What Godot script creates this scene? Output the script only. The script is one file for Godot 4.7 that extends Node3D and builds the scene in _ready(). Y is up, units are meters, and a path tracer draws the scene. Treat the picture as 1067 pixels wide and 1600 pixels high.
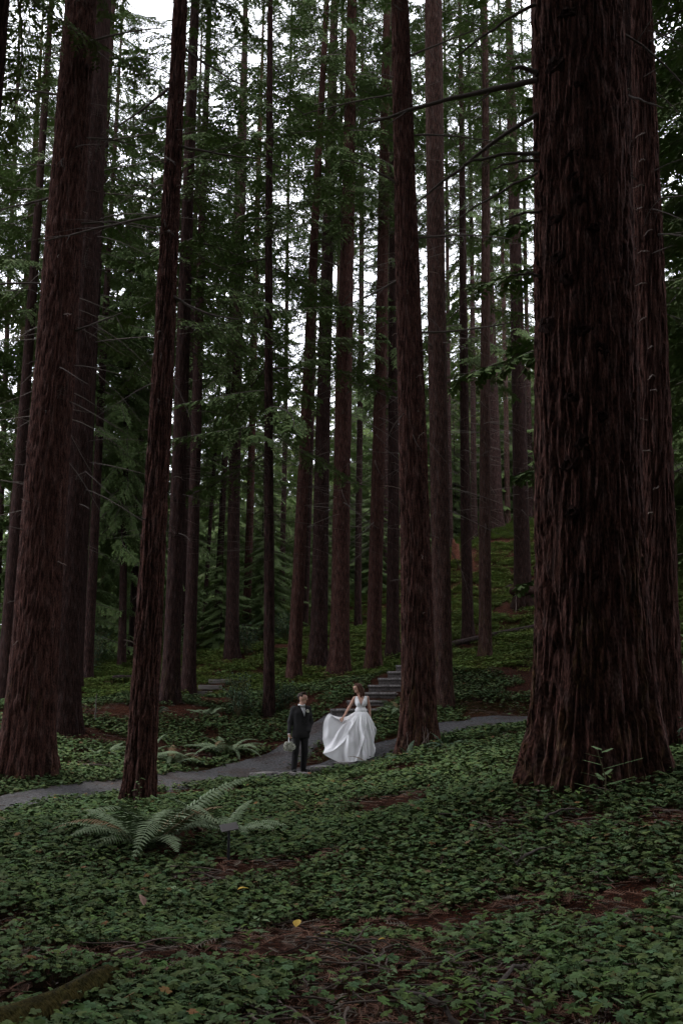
extends Node3D
# A wedding couple on a gravel path in a redwood grove under an overcast sky.

var rng := RandomNumberGenerator.new()
var M := {}
var xs := PackedFloat32Array()
var zs := PackedFloat32Array()
var hs := PackedFloat32Array()
var ctrl: Array = []
var wts := PackedFloat64Array()
var n_small := FastNoiseLite.new()
var n_cover := FastNoiseLite.new()
var n_bark := FastNoiseLite.new()
var mask := PackedByteArray()       # 1 = nothing grows here, 2 = bare litter
const MX0 := -24.0
const MZ0 := -72.0
const MS := 0.12
const MW := 420
const MH := 620
var taken := {}

# ---------------------------------------------------------------- helpers
func numbered(called: String) -> String:
	if not taken.has(called):
		taken[called] = 0
		return called
	taken[called] += 1
	return "%s_%03d" % [called, taken[called]]

func tag(o: Node, label: String, category: String, group := "", kind := "") -> Node:
	if label: o.set_meta("label", label)
	if category: o.set_meta("category", category)
	if group: o.set_meta("group", group)
	if kind: o.set_meta("kind", kind)
	return o

func thing(called: String, label: String, category: String, at: Vector3, turn := 0.0, group := "") -> Node3D:
	var o := Node3D.new()
	o.name = numbered(called)
	add_child(o)
	o.position = at
	o.rotation.y = turn
	tag(o, label, category, group)
	return o

func part(called: String, mesh: Mesh, mat: Material, parent: Node, xf := Transform3D()) -> MeshInstance3D:
	var o := MeshInstance3D.new()
	o.name = called if parent != self else numbered(called)
	o.mesh = mesh
	if mat: o.material_override = mat
	o.transform = xf
	o.cast_shadow = GeometryInstance3D.SHADOW_CASTING_SETTING_ON
	parent.add_child(o, true)
	return o

func mat(c: Color, rough := 0.9, extra := {}) -> StandardMaterial3D:
	# c is a linear base colour
	var m := StandardMaterial3D.new()
	m.albedo_color = c.linear_to_srgb()
	m.roughness = rough
	m.metallic_specular = 0.3
	for k in extra: m.set(k, extra[k])
	return m

func rf(a: float, b: float) -> float:
	return rng.randf_range(a, b)

func tri(st: SurfaceTool, a: Vector3, b: Vector3, c: Vector3) -> void:
	var n := (c - a).cross(b - a).normalized()
	st.set_normal(n); st.add_vertex(a)
	st.set_normal(n); st.add_vertex(b)
	st.set_normal(n); st.add_vertex(c)

func kite(st: SurfaceTool, a: Vector3, b: Vector3, c: Vector3, d: Vector3, n: Vector3) -> void:
	if (c - a).cross(b - a).dot(n) < 0.0: n = -n
	for v in [a, b, c, a, c, d]:
		st.set_normal(n); st.add_vertex(v)

func begin() -> SurfaceTool:
	var st := SurfaceTool.new()
	st.begin(Mesh.PRIMITIVE_TRIANGLES)
	return st

# A tapered tube along points; radii per point; sides; smooth normals
func tube(st: SurfaceTool, pts: Array, radii: Array, sides := 6, cap := true) -> void:
	var rings: Array = []
	var prev_u := Vector3.UP
	for i in pts.size():
		var d: Vector3 = (pts[min(i + 1, pts.size() - 1)] - pts[max(i - 1, 0)]).normalized()
		var u := prev_u - d * prev_u.dot(d)
		if u.length() < 0.05: u = Vector3.RIGHT - d * d.x
		if u.length() < 0.05: u = Vector3.BACK - d * d.z
		u = u.normalized()
		prev_u = u
		var w := d.cross(u)
		var ring: Array = []
		for k in sides:
			var a := TAU * k / sides
			var n := u * cos(a) + w * sin(a)
			ring.append([pts[i] + n * radii[i], n])
		rings.append(ring)
	for i in range(pts.size() - 1):
		for k in sides:
			var k2 := (k + 1) % sides
			var q = [rings[i][k], rings[i][k2], rings[i + 1][k2], rings[i + 1][k]]
			for j in [0, 2, 1, 0, 3, 2]:
				st.set_normal(q[j][1]); st.add_vertex(q[j][0])
	if cap:
		for e in [0, pts.size() - 1]:
			for k in sides:
				var k2 := (k + 1) % sides
				if e == 0: tri(st, pts[e], rings[e][k][0], rings[e][k2][0])
				else: tri(st, pts[e], rings[e][k2][0], rings[e][k][0])

# box with chamfered edges, as 6 faces + bevels via a rounded grid
func slab_mesh(size: Vector3, rough: float, sd: int) -> ArrayMesh:
	var st := begin()
	st.set_smooth_group(-1)
	var no := FastNoiseLite.new()
	no.seed = sd; no.frequency = 3.0
	var n := 6
	var h := size / 2.0
	var bev: float = min(0.02, min(size.x, min(size.y, size.z)) * 0.25)
	for ax in 3:
		for s in [-1.0, 1.0]:
			var u := (ax + 1) % 3
			var v := (ax + 2) % 3
			var g: Array = []
			for i in n + 1:
				for j in n + 1:
					var p := Vector3.ZERO
					p[ax] = s * h[ax]
					p[u] = lerpf(-h[u], h[u], _snap(i, n, bev / size[u]))
					p[v] = lerpf(-h[v], h[v], _snap(j, n, bev / size[v]))
					var q := Vector3(clampf(p.x, -h.x + bev, h.x - bev), clampf(p.y, -h.y + bev, h.y - bev), clampf(p.z, -h.z + bev, h.z - bev))
					p = q + (p - q).normalized() * bev
					p += Vector3(no.get_noise_3dv(p * 1.3), no.get_noise_3dv(p * 1.3 + Vector3(9, 0, 0)), no.get_noise_3dv(p * 1.3 + Vector3(0, 9, 0))) * rough
					g.append(p)
			for i in n:
				for j in n:
					var a: Vector3 = g[i * (n + 1) + j]
					var b: Vector3 = g[(i + 1) * (n + 1) + j]
					var c: Vector3 = g[(i + 1) * (n + 1) + j + 1]
					var d: Vector3 = g[i * (n + 1) + j + 1]
					if s > 0:
						tri(st, a, c, b); tri(st, a, d, c)
					else:
						tri(st, a, b, c); tri(st, a, c, d)
	return st.commit()

func _snap(i: int, n: int, e: float) -> float:
	if i == 0: return 0.0
	if i == n: return 1.0
	if i == 1: return e
	if i == n - 1: return 1.0 - e
	return lerpf(e, 1.0 - e, float(i - 1) / (n - 2))

# ---------------------------------------------------------------- terrain
func solve_terrain() -> void:
	# surveyed ground points: x, height, z
	ctrl = [[-1.33, 0.11, -4.20], [-0.00, 0.05, -4.40], [1.26, 0.16, -4.00], [-2.43, 0.05, -7.50], [-0.00, 0.05, -7.50], [1.94, 0.29, -6.00], [-3.61, 0.13, -11.00], [-1.58, 0.13, -11.00], [-0.00, 0.08, -11.50], [-0.98, 0.03, -24.00], [1.71, 0.64, -9.00], [2.99, 0.80, -9.50], [2.64, 0.67, -8.00], [1.24, 0.38, -12.00], [0.77, 0.41, -18.50], [1.52, 0.77, -20.00], [0.41, 0.41, -25.00], [2.72, 1.07, -26.00], [5.31, 1.30, -28.00], [-5.27, -0.11, -16.00], [-3.96, 0.14, -20.00], [-3.27, 0.14, -22.50], [-1.61, 0.26, -25.00], [-0.77, 0.85, -27.00], [0.12, 1.58, -28.50], [1.24, 1.85, -29.50], [1.98, 2.96, -34.00], [-5.83, 0.31, -19.00], [-3.03, 0.02, -15.50], [-7.07, 1.07, -26.00], [-5.09, 1.86, -30.00], [-3.02, 0.68, -27.00], [-4.64, 2.49, -36.00], [-7.99, 1.98, -33.00], [-2.14, 1.49, -30.00], [-4.59, 3.94, -42.00], [-6.26, 5.53, -50.00], [-4.76, 5.72, -50.00], [-1.72, 2.76, -36.00], [-0.93, 3.43, -40.00], [-0.08, 2.76, -36.00], [0.85, 6.10, -52.00], [1.20, 3.20, -38.00], [2.08, 3.88, -41.00], [2.92, 1.73, -29.00], [5.30, 4.58, -42.00], [5.29, 3.50, -37.00], [8.40, 6.55, -46.00], [12.43, 13.18, -62.00], [6.50, 11.21, -60.00], [2.40, 7.62, -56.00], [-6.85, 4.37, -46.00], [-2.89, 6.18, -54.00], [-13.52, 3.23, -45.00], [-13.03, 4.35, -52.00], [-15.21, 6.32, -62.00], [-19.65, 5.40, -60.00], [-1.51, 10.35, -70.00], [17.72, 20.46, -85.00], [-11.22, 7.86, -75.00], [9.43, 1.78, -28.00], [17.29, 8.56, -50.00], [10.12, 4.36, -38.00], [-8.77, 0.02, -17.00], [-18.44, 2.13, -35.00], [8.48, 1.08, -14.00], [25.06, 7.10, -40.00], [-1.15, 0.03, -18.00], [-0.39, 0.06, -19.00], [0.28, 0.19, -20.00], [-1.52, 0.08, -16.00], [-6.00, 0.00, 6.00], [6.00, 0.30, 6.00], [0.00, 0.10, 3.00], [-14.00, -0.30, 2.00], [14.00, 1.60, 0.00], [-120.00, -8.00, -60.00], [-60.00, -2.00, -120.00], [0.00, 14.00, -130.00], [70.00, 30.00, -110.00], [90.00, 26.00, -40.00], [0.00, 0.00, 40.00], [-60.00, -3.00, 30.00], [60.00, 8.00, 30.00], [-40.00, 0.00, -30.00], [10.00, 20.00, -250.00], [-150.00, -15.00, -250.00], [150.00, 45.00, -250.00], [-200.00, -15.00, 60.00], [200.00, 40.00, 60.00], [0.00, 2.00, 150.00]]
	var n := ctrl.size()
	var N := n + 3
	var A: Array = []
	for i in n:
		var row := PackedFloat64Array(); row.resize(N + 1)
		for j in n:
			var r2: float = pow(ctrl[i][0] - ctrl[j][0], 2) + pow(ctrl[i][2] - ctrl[j][2], 2)
			row[j] = 0.5 * r2 * log(r2 + 1e-9)
		row[n] = 1.0; row[n + 1] = ctrl[i][0]; row[n + 2] = ctrl[i][2]; row[N] = ctrl[i][1]
		A.append(row)
	for k in 3:
		var row := PackedFloat64Array(); row.resize(N + 1)
		for j in n: row[j] = [1.0, ctrl[j][0], ctrl[j][2]][k]
		A.append(row)
	for i in N:
		var p := i
		for r in range(i + 1, N):
			if absf(A[r][i]) > absf(A[p][i]): p = r
		var t = A[i]; A[i] = A[p]; A[p] = t
		for r in range(i + 1, N):
			var f: float = A[r][i] / A[i][i]
			if f == 0.0: continue
			var ra: PackedFloat64Array = A[r]
			var rb: PackedFloat64Array = A[i]
			for c in range(i, N + 1): ra[c] -= f * rb[c]
			A[r] = ra
	wts.resize(N)
	for i in range(N - 1, -1, -1):
		var s: float = A[i][N]
		for j in range(i + 1, N): s -= A[i][j] * wts[j]
		wts[i] = s / A[i][i]

func base_height(x: float, z: float) -> float:
	var n := ctrl.size()
	var s: float = wts[n] + wts[n + 1] * x + wts[n + 2] * z
	for i in n:
		var c: Array = ctrl[i]
		var dx: float = x - c[0]
		var dz: float = z - c[2]
		var r2 := dx * dx + dz * dz
		s += wts[i] * 0.5 * r2 * log(r2 + 1e-9)
	return s

func build_grid() -> void:
	n_small.seed = 5; n_small.frequency = 0.35; n_small.fractal_octaves = 3
	var v := 0.0
	var st := 0.35
	var pos: Array = [0.0]
	while v < 240.0:
		if v > 13.0: st *= 1.12
		v += st
		pos.append(v)
	for i in range(pos.size() - 1, 0, -1): xs.append(-pos[i])
	for p in pos: xs.append(p)
	v = 0.0; st = 0.38
	var zz: Array = []
	while v < 270.0:
		zz.append(-v)
		if v > 46.0: st *= 1.12
		v += st
	zz.append(-v)
	zz.reverse()
	for p in zz: zs.append(p)
	v = 0.0; st = 0.5
	while v < 150.0:
		st *= 1.2
		v += st
		zs.append(v)
	hs.resize(xs.size() * zs.size())
	for j in zs.size():
		for i in xs.size():
			var x := xs[i]
			var z := zs[j]
			var amp := 0.10 if z > -32 else 0.22
			hs[j * xs.size() + i] = base_height(x, z) + n_small.get_noise_2d(x, z) * amp

func gh(x: float, z: float) -> float:
	var i := clampi(xs.bsearch(x) - 1, 0, xs.size() - 2)
	var j := clampi(zs.bsearch(z) - 1, 0, zs.size() - 2)
	var u := clampf((x - xs[i]) / (xs[i + 1] - xs[i]), 0, 1)
	var v := clampf((z - zs[j]) / (zs[j + 1] - zs[j]), 0, 1)
	var w := xs.size()
	var a := hs[j * w + i]
	var b := hs[j * w + i + 1]
	var c := hs[(j + 1) * w + i]
	var d := hs[(j + 1) * w + i + 1]
	# the same two triangles as the ground sheet
	if u + v <= 1.0: return a + (b - a) * u + (c - a) * v
	return d + (c - d) * (1.0 - u) + (b - d) * (1.0 - v)

func on_ground(x: float, z: float, dy := 0.0) -> Vector3:
	return Vector3(x, gh(x, z) + dy, z)

func ground_normal(x: float, z: float) -> Vector3:
	var e := 0.3
	return Vector3(gh(x - e, z) - gh(x + e, z), 2 * e, gh(x, z - e) - gh(x, z + e)).normalized()

func stamp(x: float, z: float, r: float, v: int) -> void:
	var n := int(ceil(r / MS))
	var ci := int((x - MX0) / MS)
	var cj := int((z - MZ0) / MS)
	for j in range(maxi(cj - n, 0), mini(cj + n + 1, MH)):
		for i in range(maxi(ci - n, 0), mini(ci + n + 1, MW)):
			var d := Vector2(i - ci, j - cj).length() * MS
			if d < r:
				var k := j * MW + i
				if v == 1 or mask[k] == 0: mask[k] = v

func masked(x: float, z: float) -> int:
	var i := int((x - MX0) / MS)
	var j := int((z - MZ0) / MS)
	if i < 0 or j < 0 or i >= MW or j >= MH: return 0
	return mask[j * MW + i]

func ground_mesh() -> ArrayMesh:
	var w := xs.size()
	var v := PackedVector3Array()
	var n := PackedVector3Array()
	var col := PackedColorArray()
	var uv := PackedVector2Array()
	var idx := PackedInt32Array()
	var no := FastNoiseLite.new()
	no.seed = 77; no.frequency = 0.12; no.fractal_octaves = 4
	for j in zs.size():
		for i in w:
			var x := xs[i]
			var z := zs[j]
			v.append(Vector3(x, hs[j * w + i], z))
			n.append(ground_normal(x, z))
			uv.append(Vector2(x, z) / 1.4)
			var t := no.get_noise_2d(x, z) * 0.5 + 0.5
			# patches of red needle litter, dark humus and moss
			var c := Color(1.15, 0.86, 0.76).lerp(Color(0.7, 0.62, 0.58), smoothstep(0.35, 0.65, t))
			var g := no.get_noise_2d(x * 1.7 + 50, z * 1.7)
			c = c.lerp(Color(0.42, 0.75, 0.3), smoothstep(0.05, 0.35, g) * 0.7)
			col.append(c)
	for j in zs.size() - 1:
		for i in w - 1:
			var a := j * w + i
			idx.append_array(PackedInt32Array([a, a + 1, a + w, a + 1, a + w + 1, a + w]))
	var arr := []
	arr.resize(Mesh.ARRAY_MAX)
	arr[Mesh.ARRAY_VERTEX] = v
	arr[Mesh.ARRAY_NORMAL] = n
	arr[Mesh.ARRAY_COLOR] = col
	arr[Mesh.ARRAY_TEX_UV] = uv
	arr[Mesh.ARRAY_INDEX] = idx
	var m := ArrayMesh.new()
	m.add_surface_from_arrays(Mesh.PRIMITIVE_TRIANGLES, arr)
	return m

# a strip of gravel laid on the ground along points [x, z, half width]
func path_mesh(line: Array) -> ArrayMesh:
	var c := Curve3D.new()
	for k in line.size():
		var p: Array = line[k]
		var a: Array = line[maxi(k - 1, 0)]
		var b: Array = line[mini(k + 1, line.size() - 1)]
		var t := Vector3(b[0] - a[0], 0, b[1] - a[1]) / 6.0
		c.add_point(Vector3(p[0], p[2], p[1]), -t, t)
	var L := c.get_baked_length()
	var n := int(L / 0.2) + 1
	var M2 := 12
	var st := begin()
	var rows: Array = []
	var no := FastNoiseLite.new()
	no.seed = 9; no.frequency = 0.7
	for i in n + 1:
		var p := c.sample_baked(L * i / n)
		var q := c.sample_baked(minf(L * i / n + 0.1, L))
		var q0 := c.sample_baked(maxf(L * i / n - 0.1, 0))
		var d := Vector2(q.x - q0.x, q.z - q0.z).normalized()
		var s := Vector2(-d.y, d.x)
		var row: Array = []
		for j in M2 + 1:
			var u := float(j) / M2 * 2 - 1
			var side := 0.25 * no.get_noise_2d(p.x * 1.5 + signf(u) * 40, p.z * 1.5)
			var w: float = (p.y + side) * u
			var x := p.x + s.x * w
			var z := p.z + s.y * w
			var dy := 0.045 if absf(u) < 0.9 else -0.06
			row.append(Vector3(x, gh(x, z) + dy, z))
		rows.append(row)
		stamp(p.x, p.z, p.y * (0.66 if p.z > -22.0 else 0.8), 1)
	for i in n:
		for j in M2:
			var a: Vector3 = rows[i][j]
			var b: Vector3 = rows[i][j + 1]
			var cc: Vector3 = rows[i + 1][j + 1]
			var d: Vector3 = rows[i + 1][j]
			for t in [[a, b, cc], [a, cc, d]]:
				var f: Array = t if (t[2] - t[0]).cross(t[1] - t[0]).y > 0 else [t[0], t[2], t[1]]
				for p in f:
					var so := smoothstep(0.0, 0.45, no.get_noise_2d(p.x * 1.3 + 90, p.z * 1.3) + 0.5 * no.get_noise_2d(p.x * 5.0, p.z * 5.0 + 30))
					st.set_color(Color(1, 1, 1).lerp(Color(0.62, 0.42, 0.34), so * 0.75))
					st.set_uv(Vector2(p.x, p.z) / 0.62)
					st.set_normal(ground_normal(p.x, p.z))
					st.add_vertex(p)
	return st.commit()

# ---------------------------------------------------------------- textures
func noise_bytes(sd: int, w: int, h: int, fx: int, fy: int, freq: float, oct := 3) -> PackedByteArray:
	# tileable noise, stretched: made at fx x fy and resized to w x h
	var n := FastNoiseLite.new()
	n.seed = sd; n.frequency = freq; n.fractal_octaves = oct
	var im := n.get_seamless_image(fx, fy)
	im.convert(Image.FORMAT_L8)
	im.resize(w, h, Image.INTERPOLATE_CUBIC)
	return im.get_data()

func tex(im: Image) -> ImageTexture:
	return ImageTexture.create_from_image(im)

func bark_textures() -> Array:
	var w := 512
	var h := 1024
	var a := noise_bytes(11, w, h, 512, 150, 0.05, 4)     # long fibres
	var b := noise_bytes(12, w, h, 512, 330, 0.13, 3)     # fine strips
	var c := noise_bytes(13, w, h, 256, 256, 0.018, 3)    # patches
	var d := noise_bytes(14, w, h, 512, 40, 0.016, 2)     # furrows
	var cb := PackedByteArray(); cb.resize(w * h * 3)
	var hb := PackedByteArray(); hb.resize(w * h)
	for i in w * h:
		var fa := a[i] / 255.0
		var fb := b[i] / 255.0
		var fc := c[i] / 255.0
		var fur := absf(d[i] / 255.0 - 0.5) * 2.0
		var ridge := clampf(fur * 3.0, 0, 1)
		var v := clampf(clampf((fa - 0.25) * 1.9, 0, 1) * 0.6 + clampf((fb - 0.25) * 1.9, 0, 1) * 0.5 - 0.05, 0, 1)
		var hh := clampf(0.15 + 0.35 * v + 0.5 * ridge * (0.6 + 0.4 * v), 0, 1)
		hb[i] = int(hh * 255)
		# fibre colour: from dark brown bast to red brown and weathered grey strips
		var r := 0.138 + 0.262 * v
		var g := 0.102 + 0.188 * v
		var bl := 0.092 + 0.168 * v
		var grey := clampf((fc - 0.5) * 3.0, 0, 1) * fb
		var lum := (r + g + bl) / 3.0
		r = lerpf(r, lum * 1.06, grey * 0.8); g = lerpf(g, lum, grey * 0.8); bl = lerpf(bl, lum * 0.98, grey * 0.8)
		var k := 0.75 + 0.5 * fc
		cb[i * 3] = clampi(int(r * k * 255), 0, 255)
		cb[i * 3 + 1] = clampi(int(g * k * 255), 0, 255)
		cb[i * 3 + 2] = clampi(int(bl * k * 255), 0, 255)
	var ci := Image.create_from_data(w, h, false, Image.FORMAT_RGB8, cb)
	var hi := Image.create_from_data(w, h, false, Image.FORMAT_L8, hb)
	hi.convert(Image.FORMAT_RGBA8)
	hi.bump_map_to_normal_map(9.0)
	return [tex(ci), tex(hi)]

func litter_textures() -> Array:
	var w := 1024
	var im := Image.create(w, w, false, Image.FORMAT_RGB8)
	im.fill(Color(0.16, 0.115, 0.10))
	var hm := Image.create(w, w, false, Image.FORMAT_L8)
	hm.fill(Color(0.2, 0.2, 0.2))
	var r := RandomNumberGenerator.new()
	r.seed = 3
	var pal := [Color(0.38, 0.22, 0.17), Color(0.30, 0.18, 0.14), Color(0.44, 0.29, 0.22), Color(0.22, 0.15, 0.13), Color(0.34, 0.25, 0.20), Color(0.14, 0.10, 0.09), Color(0.26, 0.17, 0.13)]
	for k in 16000:
		var p := Vector2(r.randf() * w, r.randf() * w)
		var an := r.randf() * TAU
		var L := r.randi_range(8, 34)
		var c: Color = pal[r.randi() % pal.size()]
		c = c * r.randf_range(0.7, 1.2)
		var hv := 0.3 + 0.7 * k / 16000.0
		var wd := 2 if r.randf() < 0.5 else 3
		for s in L:
			an += r.randf_range(-0.06, 0.06)
			p += Vector2(cos(an), sin(an))
			for q in wd:
				var x := posmod(int(p.x), w)
				var y := posmod(int(p.y) + q, w)
				im.set_pixel(x, y, c)
				hm.set_pixel(x, y, Color(hv, hv, hv))
	hm.convert(Image.FORMAT_RGBA8)
	hm.bump_map_to_normal_map(6.0)
	return [tex(im), tex(hm)]

func gravel_textures() -> Array:
	var w := 512
	var cn := FastNoiseLite.new()
	cn.noise_type = FastNoiseLite.TYPE_CELLULAR
	cn.frequency = 0.09; cn.seed = 4
	cn.cellular_return_type = FastNoiseLite.RETURN_CELL_VALUE
	cn.fractal_type = FastNoiseLite.FRACTAL_NONE
	var a := cn.get_seamless_image(w, w); a.convert(Image.FORMAT_L8)
	cn.cellular_return_type = FastNoiseLite.RETURN_DISTANCE2_SUB
	var b := cn.get_seamless_image(w, w); b.convert(Image.FORMAT_L8)
	var ad := a.get_data()
	var bd := b.get_data()
	var p := noise_bytes(21, w, w, w, w, 0.012, 4)
	var cb := PackedByteArray(); cb.resize(w * w * 3)
	for i in w * w:
		var v := (0.34 + 0.22 * ad[i] / 255.0) * (0.75 + 0.5 * p[i] / 255.0) * (0.6 + 0.4 * clampf(bd[i] / 90.0, 0, 1))
		cb[i * 3] = clampi(int(v * 250), 0, 255)
		cb[i * 3 + 1] = clampi(int(v * 246), 0, 255)
		cb[i * 3 + 2] = clampi(int(v * 246), 0, 255)
	b.convert(Image.FORMAT_RGBA8)
	b.bump_map_to_normal_map(5.0)
	return [tex(Image.create_from_data(w, w, false, Image.FORMAT_RGB8, cb)), tex(b)]

func make_materials() -> void:
	var bt := bark_textures()
	for k in {"red": 0, "dark": 0, "grey": 0, "moss": 0}:
		var m := StandardMaterial3D.new()
		m.albedo_texture = bt[0]
		m.normal_enabled = true
		m.normal_texture = bt[1]
		m.normal_scale = 1.0
		m.roughness = 0.95
		m.metallic_specular = 0.15
		m.vertex_color_use_as_albedo = true
		m.albedo_color = {"red": Color(1.0, 0.94, 0.93), "dark": Color(0.78, 0.78, 0.8), "grey": Color(1.0, 1.0, 1.0), "moss": Color(0.8, 0.92, 0.72)}[k]
		M["bark_" + k] = m
	for k in {"log_grey": Color(0.85, 0.95, 1.0), "moss_log": Color(0.8, 0.95, 0.6), "dead_wood": Color(0.8, 0.78, 0.78), "knot": Color(0.6, 0.58, 0.58), "cut_wood": Color(1.35, 1.15, 1.05)}:
		var m: StandardMaterial3D = M["bark_red"].duplicate()
		m.uv1_triplanar = true
		m.vertex_color_use_as_albedo = false
		m.albedo_color = {"log_grey": Color(0.85, 0.95, 1.0), "moss_log": Color(0.8, 0.95, 0.6), "dead_wood": Color(0.8, 0.78, 0.78), "knot": Color(0.6, 0.58, 0.58), "cut_wood": Color(1.35, 1.15, 1.05)}[k]
		M[k] = m
	var lt := litter_textures()
	var g := StandardMaterial3D.new()
	g.albedo_texture = lt[0]; g.normal_enabled = true; g.normal_texture = lt[1]; g.roughness = 1.0
	g.metallic_specular = 0.1
	g.vertex_color_use_as_albedo = true
	g.albedo_color = Color(1, 1, 1)
	M["litter"] = g
	var gt := gravel_textures()
	var p := StandardMaterial3D.new()
	p.albedo_texture = gt[0]; p.normal_enabled = true; p.normal_texture = gt[1]; p.roughness = 0.9
	p.metallic_specular = 0.3
	p.albedo_color = Color(0.76, 0.76, 0.77)
	p.vertex_color_use_as_albedo = true
	M["gravel"] = p
	var s := StandardMaterial3D.new()
	s.albedo_texture = gt[0]; s.normal_enabled = true; s.normal_texture = gt[1]; s.roughness = 0.85
	s.uv1_triplanar = true; s.uv1_scale = Vector3(1.6, 1.6, 1.6)
	s.albedo_color = Color(1.0, 0.97, 0.95)
	M["stone"] = s
	s.albedo_color = Color(1.2, 1.17, 1.15)
	var sd: StandardMaterial3D = s.duplicate()
	sd.albedo_color = Color(0.86, 0.82, 0.8)
	M["worn_timber"] = sd
	M["needle"] = mat(Color(0.108, 0.16, 0.056), 0.85, {"backlight": Color(0.66, 0.75, 0.42), "vertex_color_use_as_albedo": true, "cull_mode": BaseMaterial3D.CULL_DISABLED})
	M["twig"] = mat(Color(0.085, 0.07, 0.062), 0.95)
	M["pale_stub"] = mat(Color(0.16, 0.125, 0.11), 0.9)
	M["branch"] = mat(Color(0.085, 0.07, 0.062), 0.95)
	M["clover"] = mat(Color(0.078, 0.114, 0.046), 0.8, {"metallic_specular": 0.15, "backlight": Color(0.35, 0.45, 0.2), "vertex_color_use_as_albedo": true, "cull_mode": BaseMaterial3D.CULL_DISABLED})
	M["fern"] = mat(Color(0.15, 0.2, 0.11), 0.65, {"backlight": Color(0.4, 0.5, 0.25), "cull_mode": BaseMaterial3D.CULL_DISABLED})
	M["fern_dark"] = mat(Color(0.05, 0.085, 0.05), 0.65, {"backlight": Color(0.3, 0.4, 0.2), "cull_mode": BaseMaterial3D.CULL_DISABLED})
	M["fern_dry"] = mat(Color(0.16, 0.11, 0.055), 0.8, {"backlight": Color(0.4, 0.35, 0.2), "cull_mode": BaseMaterial3D.CULL_DISABLED})
	M["stem"] = mat(Color(0.09, 0.075, 0.04), 0.9)
	M["leaf"] = mat(Color(0.13, 0.19, 0.085), 0.6, {"backlight": Color(0.4, 0.5, 0.25), "cull_mode": BaseMaterial3D.CULL_DISABLED})
	M["debris"] = mat(Color(0.5, 0.5, 0.5), 0.95, {"vertex_color_use_as_albedo": true})
	M["moss"] = mat(Color(0.028, 0.03, 0.014), 1.0)
	M["skin"] = mat(Color(0.52, 0.31, 0.235), 0.55, {"subsurf_scatter_enabled": true, "subsurf_scatter_strength": 0.1})
	M["suit"] = mat(Color(0.022, 0.021, 0.022), 0.85)
	M["trousers"] = mat(Color(0.016, 0.015, 0.016), 0.85)
	M["shoe"] = mat(Color(0.012, 0.012, 0.012), 0.3)
	M["shirt"] = mat(Color(0.72, 0.72, 0.74), 0.7)
	M["tie"] = mat(Color(0.42, 0.42, 0.44), 0.5)
	M["hair_dark"] = mat(Color(0.03, 0.018, 0.013), 0.6)
	M["hair_auburn"] = mat(Color(0.075, 0.032, 0.02), 0.5)
	M["satin"] = mat(Color(0.86, 0.855, 0.87), 0.38, {"cull_mode": BaseMaterial3D.CULL_DISABLED, "metallic_specular": 0.45})
	M["petal"] = mat(Color(0.82, 0.81, 0.75), 0.7, {"backlight": Color(0.3, 0.3, 0.25), "cull_mode": BaseMaterial3D.CULL_DISABLED})
	M["eye"] = mat(Color(0.03, 0.02, 0.018), 0.3)
	M["lip"] = mat(Color(0.36, 0.13, 0.11), 0.5)
	M["label_plate"] = mat(Color(0.13, 0.12, 0.12), 0.6)
	M["ovate"] = ovate(0.1, 0.06)
	M["grey_plank"] = mat(Color(0.13, 0.115, 0.105), 0.9)
	M["label_post"] = mat(Color(0.06, 0.06, 0.065), 0.6)
	M["yellow_leaf"] = mat(Color(0.5, 0.33, 0.06), 0.7, {"cull_mode": BaseMaterial3D.CULL_DISABLED})
	M["pink_leaf"] = mat(Color(0.32, 0.2, 0.16), 0.7, {"cull_mode": BaseMaterial3D.CULL_DISABLED})

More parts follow.
